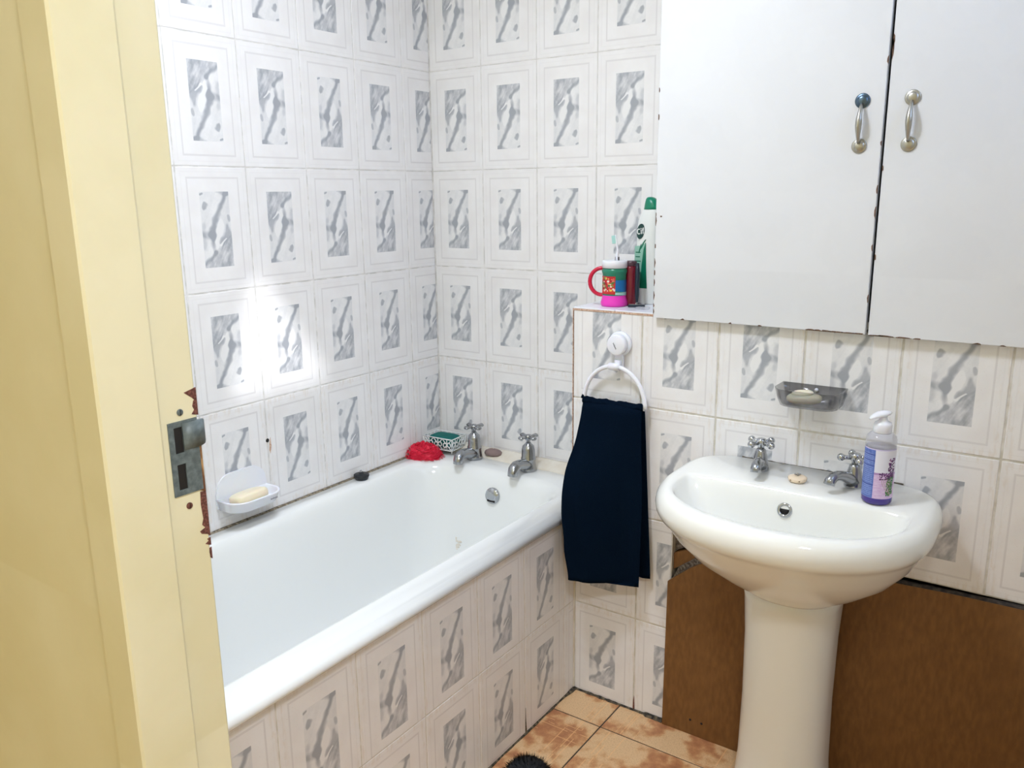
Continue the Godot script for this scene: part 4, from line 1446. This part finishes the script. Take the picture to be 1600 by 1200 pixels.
	# y, half width, half depth, sideways shift
	for q in [[0.0, 0.039, 0.024, 0.0], [0.004, 0.041, 0.026, 0.0], [0.06, 0.0405, 0.026, 0.0], [0.12, 0.0395, 0.0255, 0.0], [0.17, 0.038, 0.025, 0.0], [0.205, 0.0385, 0.0245, 0.001], [0.225, 0.037, 0.024, 0.003], [0.242, 0.032, 0.022, 0.006], [0.252, 0.0275, 0.0195, 0.008], [0.256, 0.0265, 0.019, 0.009]]:
		var r := []
		for j in 40:
			var a := TAU * j / 40.0
			r.append(Vector3(q[3] + q[1] * signf(cos(a)) * pow(absf(cos(a)), 0.7), q[0], q[2] * signf(sin(a)) * pow(absf(sin(a)), 0.75)))
		rings.append(r)
	loft(st, rings)
	part("body", st, M.label_white, cl)
	st = new_st()
	rings = []
	for q in [[0.256, 0.0272, 0.0195, 0.009], [0.262, 0.0270, 0.0195, 0.010], [0.274, 0.0225, 0.018, 0.008], [0.284, 0.0165, 0.015, 0.005], [0.288, 0.011, 0.011, 0.003], [0.2895, 0.004, 0.004, 0.002]]:
		var r := []
		for j in 32:
			var a := TAU * j / 32.0
			r.append(Vector3(q[3] + q[1] * cos(a), q[0], q[2] * sin(a)))
		rings.append(r)
	loft(st, rings)
	part("cap", st, M.green_cap, cl)
	# label on the front
	var zf := 0.0262
	st = new_st()
	slab(st, [Vector2(-0.034, 0.045), Vector2(0.012, 0.045), Vector2(0.008, 0.10), Vector2(0.004, 0.155), Vector2(0.005, 0.168), Vector2(-0.006, 0.160), Vector2(-0.034, 0.158)], 0.0235, zf)
	var lb := part("label", st, M.label_mint, cl)
	st = new_st()
	slab(st, [Vector2(-0.012, 0.044), Vector2(0.014, 0.044), Vector2(0.010, 0.10), Vector2(0.0065, 0.168), Vector2(-0.001, 0.150), Vector2(-0.008, 0.10)], 0.0235, zf + 0.0003)
	part("green_band", st, M.label_green, lb)
	st = new_st()
	slab(st, [Vector2(-0.034, 0.044), Vector2(-0.012, 0.044), Vector2(-0.010, 0.088), Vector2(-0.034, 0.092)], 0.0235, zf + 0.0002)
	part("green_band", st, M.label_green, lb)
	for q in [[-0.030, 0.140, 0.018], [-0.030, 0.128, 0.016], [-0.030, 0.116, 0.019], [-0.030, 0.106, 0.014]]:
		st = new_st()
		box(st, Vector3(q[0], q[1], zf), Vector3(q[0] + q[2], q[1] + 0.003, zf + 0.0003))
		part("print_line", st, M.label_green, lb)
	for q in [[-0.006, 0.160, 0.012, 0.55], [0.000, 0.170, 0.010, 0.75], [-0.014, 0.152, 0.014, 0.35]]:
		st = new_st()
		ball(st, Vector3(q[0], q[1], zf), Vector3(q[2] * 0.18, q[2], 0.0004), 10, Basis(Vector3(0, 0, 1), -q[3]))
		part("leaf_print", st, M.label_green, lb)
	st = new_st()
	var oval := []
	for i in 28:
		var a := TAU * i / 28.0
		oval.append(Vector2(-0.014 + 0.0135 * cos(a) + 0.003 * sin(a), 0.198 + 0.0205 * sin(a)))
	slab(st, oval, 0.0215, 0.0264)
	var ov := part("oval_badge", st, M.label_dark, cl)
	text_part("lettering", "Cif", 0.021, M.label_white, ov, Transform3D(Basis(Vector3(0, 0, 1), 0.12), Vector3(-0.014, 0.198, 0.0266)), true)

# skin patch wrapped on an upright cylinder; angles in degrees from +x towards +z
func patch(st: SurfaceTool, r: float, y0: float, y1: float, a0: float, a1: float, slope: float) -> void:
	st.set_smooth_group(0)
	var n := 12
	for i in n:
		var f0 := i / float(n)
		var f1 := (i + 1) / float(n)
		var b0 := deg_to_rad(lerpf(a0, a1, f0))
		var b1 := deg_to_rad(lerpf(a0, a1, f1))
		var s0 := -slope * (1.0 - f0)
		var s1 := -slope * (1.0 - f1)
		var lo := minf(y0, y0)
		quad(st, Vector3(cos(b0) * r, lo + s0 + slope, sin(b0) * r), Vector3(cos(b0) * r, y1, sin(b0) * r), Vector3(cos(b1) * r, y1, sin(b1) * r), Vector3(cos(b1) * r, lo + s1 + slope, sin(b1) * r))

func wrapped(r: float, y0: float, y1: float, a0: float, a1: float, n := 16) -> SurfaceTool:
	# label sheet around a cylinder with texture coordinates
	var st := new_st()
	st.set_smooth_group(0)
	for i in n:
		var f0 := i / float(n)
		var f1 := (i + 1) / float(n)
		var b0 := deg_to_rad(lerpf(a0, a1, f0))
		var b1 := deg_to_rad(lerpf(a0, a1, f1))
		var p := [[b0, y0, f0, 1.0], [b0, y1, f0, 0.0], [b1, y1, f1, 0.0], [b1, y0, f1, 1.0]]
		for k in [0, 1, 2, 0, 2, 3]:
			st.set_uv(Vector2(p[k][2], p[k][3]))
			st.add_vertex(Vector3(cos(p[k][0]) * r, p[k][1], sin(p[k][0]) * r))
	return st

func sticker(parent: Node3D) -> void:
	# square sticker: red ground with pale and yellow-green blots of fruit-like print
	var im := Image.create(64, 72, false, Image.FORMAT_RGB8)
	im.fill(c8(196, 34, 44))
	var r2 := RandomNumberGenerator.new()
	r2.seed = 17
	var cols := [c8(240, 226, 214), c8(226, 126, 110), c8(120, 150, 70), c8(236, 200, 90), c8(150, 24, 34), c8(90, 110, 60)]
	for k in 70:
		var cx := r2.randi_range(2, 61)
		var cy := r2.randi_range(3, 58)
		var rr := r2.randi_range(2, 5)
		var col: Color = cols[r2.randi() % cols.size()]
		for y in range(maxi(0, cy - rr), mini(72, cy + rr)):
			for x in range(maxi(0, cx - rr), mini(64, cx + rr)):
				if Vector2(x - cx, y - cy).length() < rr:
					im.set_pixel(x, y, col)
	for y in range(58, 66):
		for x in range(4, 60):
			if (x / 5 + y) % 3 == 0:
				im.set_pixel(x, y, c8(230, 90, 60))
	var m := mat(Color.WHITE, 0.35)
	m.albedo_texture = tex(im)
	part("sticker", wrapped(0.0301, 0.033, 0.080, 150.0, 58.0), m, parent)

# ------------------------------------------------------------------ things at the basin
func label_image() -> Image:
	var w := 220
	var h := 256
	var im := Image.create(w, h, false, Image.FORMAT_RGB8)
	var n := noise(0.03, 51)
	for y in h:
		for x in w:
			var u := x / float(w)
			var v := y / float(h)
			var col := c8(228, 226, 236)
			if v > 0.50:
				col = c8(206, 170, 212).lerp(c8(222, 200, 226), clampf(0.5 + n.get_noise_2d(x, y * 3.0), 0.0, 1.0))
			elif v > 0.46:
				col = c8(176, 140, 190)
			if u < 0.36:
				col = c8(82, 104, 176).lerp(c8(106, 128, 196), clampf(0.5 + n.get_noise_2d(x * 2.0, y * 2.0), 0.0, 1.0))
				# lines of small print
				if int(y / 5) % 2 == 0 and u > 0.04 and u < 0.33 and (x * 7 + int(y / 5) * 13) % 11 < 7 and v > 0.06 and v < 0.95:
					col = col.lerp(c8(190, 204, 236), 0.55)
				for d in [0.10, 0.22, 0.33, 0.72]:
					if absf(v - d) < 0.012:
						col = c8(60, 80, 156)
			im.set_pixel(x, y, col)
	# lavender sprig on the right
	var r2 := RandomNumberGenerator.new()
	r2.seed = 23
	for k in 260:
		var f := r2.randf()
		var x := int(w * (0.74 + 0.085 * r2.randf_range(-1, 1) - 0.03 * f))
		var y := int(h * (0.16 + 0.78 * f))
		var col: Color
		if f > 0.5:
			col = [c8(46, 118, 84), c8(30, 92, 66), c8(96, 140, 70)][r2.randi() % 3]
		else:
			col = [c8(92, 42, 98), c8(58, 30, 76), c8(140, 70, 132)][r2.randi() % 3]
		for dy in range(-4, 5):
			for dx in range(-3, 4):
				if dx * dx + dy * dy < 12 and x + dx >= 0 and x + dx < w and y + dy >= 0 and y + dy < h:
					im.set_pixel(x + dx, y + dy, col)
	for k in 60:
		var x := int(w * r2.randf_range(0.47, 0.70))
		var y := int(h * r2.randf_range(0.46, 0.60))
		var col: Color = [c8(74, 34, 88), c8(110, 54, 112)][r2.randi() % 2]
		for dy in range(-3, 4):
			for dx in range(-3, 4):
				if absi(dx) + absi(dy) < 4 and x + dx < w and y + dy < h:
					im.set_pixel(x + dx, y + dy, col)
	for k in 5:
		var x0 := w * (0.52 + 0.045 * k)
		for i in 60:
			var f := i / 59.0
			var x := int(lerpf(x0, w * 0.72, f * f))
			var y := int(h * lerpf(0.58, 0.92, f))
			im.set_pixel(x, y, c8(150, 130, 90))
			im.set_pixel(mini(x + 1, w - 1), y, c8(150, 130, 90))
	return im

func build_basin_things() -> void:
	# pump dispenser
	var t := thing("soap_dispenser", "pump soap bottle with a purple lavender label on the basin", "dispenser", Vector3(1.472, 0.8012, 0.365), 0.72)
	var st := new_st()
	lathe(st, [Vector2(0.026, 0.0), Vector2(0.0293, 0.004), Vector2(0.0295, 0.014)], 36, Transform3D(), true, false)
	part("purple_foot", st, M.violet, t)
	st = new_st()
	lathe(st, [Vector2(0.0295, 0.014), Vector2(0.0295, 0.118)], 36, Transform3D(), true, true)
	part("filled_body", st, M.liquid, t)
	st = new_st()
	lathe(st, [Vector2(0.0295, 0.1182), Vector2(0.0295, 0.134), Vector2(0.0275, 0.141), Vector2(0.022, 0.146), Vector2(0.0145, 0.149)], 36, Transform3D(), true, true)
	part("shoulder", st, M.bottle_clear, t)
	var lm := mat(Color.WHITE, 0.35)
	lm.albedo_texture = tex(label_image())
	part("label", wrapped(0.0299, 0.0145, 0.116, 205.0, 20.0, 24), lm, t)
	st = new_st()
	lathe(st, [Vector2(0.0165, 0.147), Vector2(0.0180, 0.149), Vector2(0.0180, 0.162), Vector2(0.0160, 0.168), Vector2(0.0100, 0.171), Vector2(0.0072, 0.176), Vector2(0.0072, 0.183)], 28)
	var pump := part("pump_collar", st, M.white_plastic, t)
	st = new_st()
	var rings := []
	# duck-bill pump head, beak to the left
	for q in [[0.016, 0.188, 0.003, 0.0015], [0.010, 0.1875, 0.0090, 0.0045], [0.0, 0.186, 0.0120, 0.0065], [-0.012, 0.1845, 0.0105, 0.0060], [-0.020, 0.182, 0.0085, 0.0045], [-0.026, 0.179, 0.0065, 0.0030], [-0.029, 0.177, 0.0035, 0.0018]]:
		var r := []
		for j in 18:
			var a := TAU * j / 18.0
			r.append(Vector3(q[0], q[1] + q[3] * sin(a), q[2] * cos(a)))
		rings.append(r)
	loft(st, rings)
	part("pump_head", st, M.white_plastic, pump)

	# smoky tray on the wall
	var d := thing("smoky_soap_tray", "smoky see-through plastic soap tray on the basin wall", "soap tray", Vector3(1.298, 0.952, ZC))
	st = new_st()
	rings = []
	for q in [[0.058, 0.070, 0.004], [0.063, 0.076, 0.006], [0.068, 0.084, 0.024], [0.071, 0.089, 0.044], [0.0715, 0.090, 0.0465], [0.069, 0.0875, 0.0465], [0.0665, 0.084, 0.026], [0.061, 0.075, 0.0095], [0.055, 0.068, 0.0085]]:
		var r := []
		var hw: float = q[0]
		var dp: float = q[1]
		var zb := 0.001 if rings.size() < 5 else 0.004
		for p in [[hw, zb], [hw, dp - 0.026], [hw - 0.006, dp - 0.012], [hw - 0.016, dp - 0.003], [hw - 0.028, dp], [-hw + 0.028, dp], [-hw + 0.016, dp - 0.003], [-hw + 0.006, dp - 0.012], [-hw, dp - 0.026], [-hw, zb]]:
			r.append(Vector3(p[0], q[2], p[1]))
		rings.append(r)
	loft(st, rings, true, true)
	part("tray", st, M.smoky, d)
	st = new_st()
	lathe(st, [Vector2(0.004, 0.0), Vector2(0.004, 0.003)], 12, Transform3D(Basis(Vector3.RIGHT, PI / 2), Vector3(0.005, 0.036, 0.004)))
	part("screw", st, M.white_plastic, d)
	var s := thing("worn_soap", "thin worn ivory soap in the smoky tray", "soap", Vector3(1.288, 0.9745, ZC + 0.046), 0.1)
	st = new_st()
	ball(st, Vector3.ZERO, Vector3(0.038, 0.0115, 0.024), 26, Basis(Vector3(0, 0, 1), 0.05), 0.75)
	ball(st, Vector3(-0.004, 0.010, 0.0), Vector3(0.024, 0.0085, 0.018), 20, Basis(Vector3(0, 0, 1), 0.1), 0.8)
	part("bar", st, M.soap, s)

	# peach basin plug
	var p := thing("basin_plug", "pale peach plug with a metal loop lying between the basin taps", "plug", Vector3(1.302, 0.8004, 0.332), 0.3)
	st = new_st()
	lathe(st, [Vector2(0.016, 0.0), Vector2(0.0195, 0.003), Vector2(0.0205, 0.007), Vector2(0.0195, 0.0105), Vector2(0.013, 0.012), Vector2(0.007, 0.0125)], 26)
	part("stopper", st, M.peach, p)
	st = new_st()
	for k in 3:
		ball(st, Vector3(0.0195 * cos(1.4 + k * 1.0), 0.006, 0.0195 * sin(1.4 + k * 1.0)), Vector3(0.0022, 0.0014, 0.0022), 8)
	part("stain", st, M.peach_dark, p)
	st = new_st()
	var loop := []
	for i in 14:
		var a := TAU * i / 14.0
		loop.append(Vector3(cos(a) * 0.0065, 0.0165 + sin(a) * 0.003, sin(a) * 0.0045))
	tube(st, loop, 0.0013, 6, 1.0, true)
	tube(st, [Vector3(0.0, 0.0115, 0.0), Vector3(0.002, 0.0165, 0.002)], 0.0014, 6)
	part("loop", st, M.chrome, p)

# ------------------------------------------------------------------ floor
func build_floor_things() -> void:
	var t := thing("bristle_brush", "black bushy brush head on the floor by the bath panel", "brush", Vector3(0.779, 0.0, 0.634))
	t.scale = Vector3(1.2, 1.15, 1.2)
	var st := new_st()
	lathe(st, [Vector2(0.045, 0.0005), Vector2(0.050, 0.006), Vector2(0.048, 0.020), Vector2(0.036, 0.036), Vector2(0.018, 0.044)], 24)
	part("core", st, M.bristle, t)
	st = new_st()
	rng.seed = 3
	for k in 1500:
		var a := rng.randf() * TAU
		var f := asin(rng.randf())
		var d := Vector3(cos(a) * cos(f), sin(f) * 0.9, sin(a) * cos(f))
		var b := Vector3(d.x * 0.043, 0.004 + d.y * 0.040, d.z * 0.043)
		var jit := Vector3(rng.randf_range(-1, 1), rng.randf_range(-0.4, 0.6), rng.randf_range(-1, 1)) * 0.006
		var e := b + d * rng.randf_range(0.010, 0.017) + jit
		e.y = maxf(e.y, 0.0015)
		var side := d.cross(Vector3(0.3, 0.8, 0.5)).normalized() * 0.0009
		var side2 := d.cross(side).normalized() * 0.0009
		for q in [[side, side2], [side2, -side], [-side, side]]:
			for v in [b + q[0], e, b + q[1]]:
				st.add_vertex(v)
	var br := part("bristles", st, M.bristle, t)
	br.set_meta("kind", "stuff")
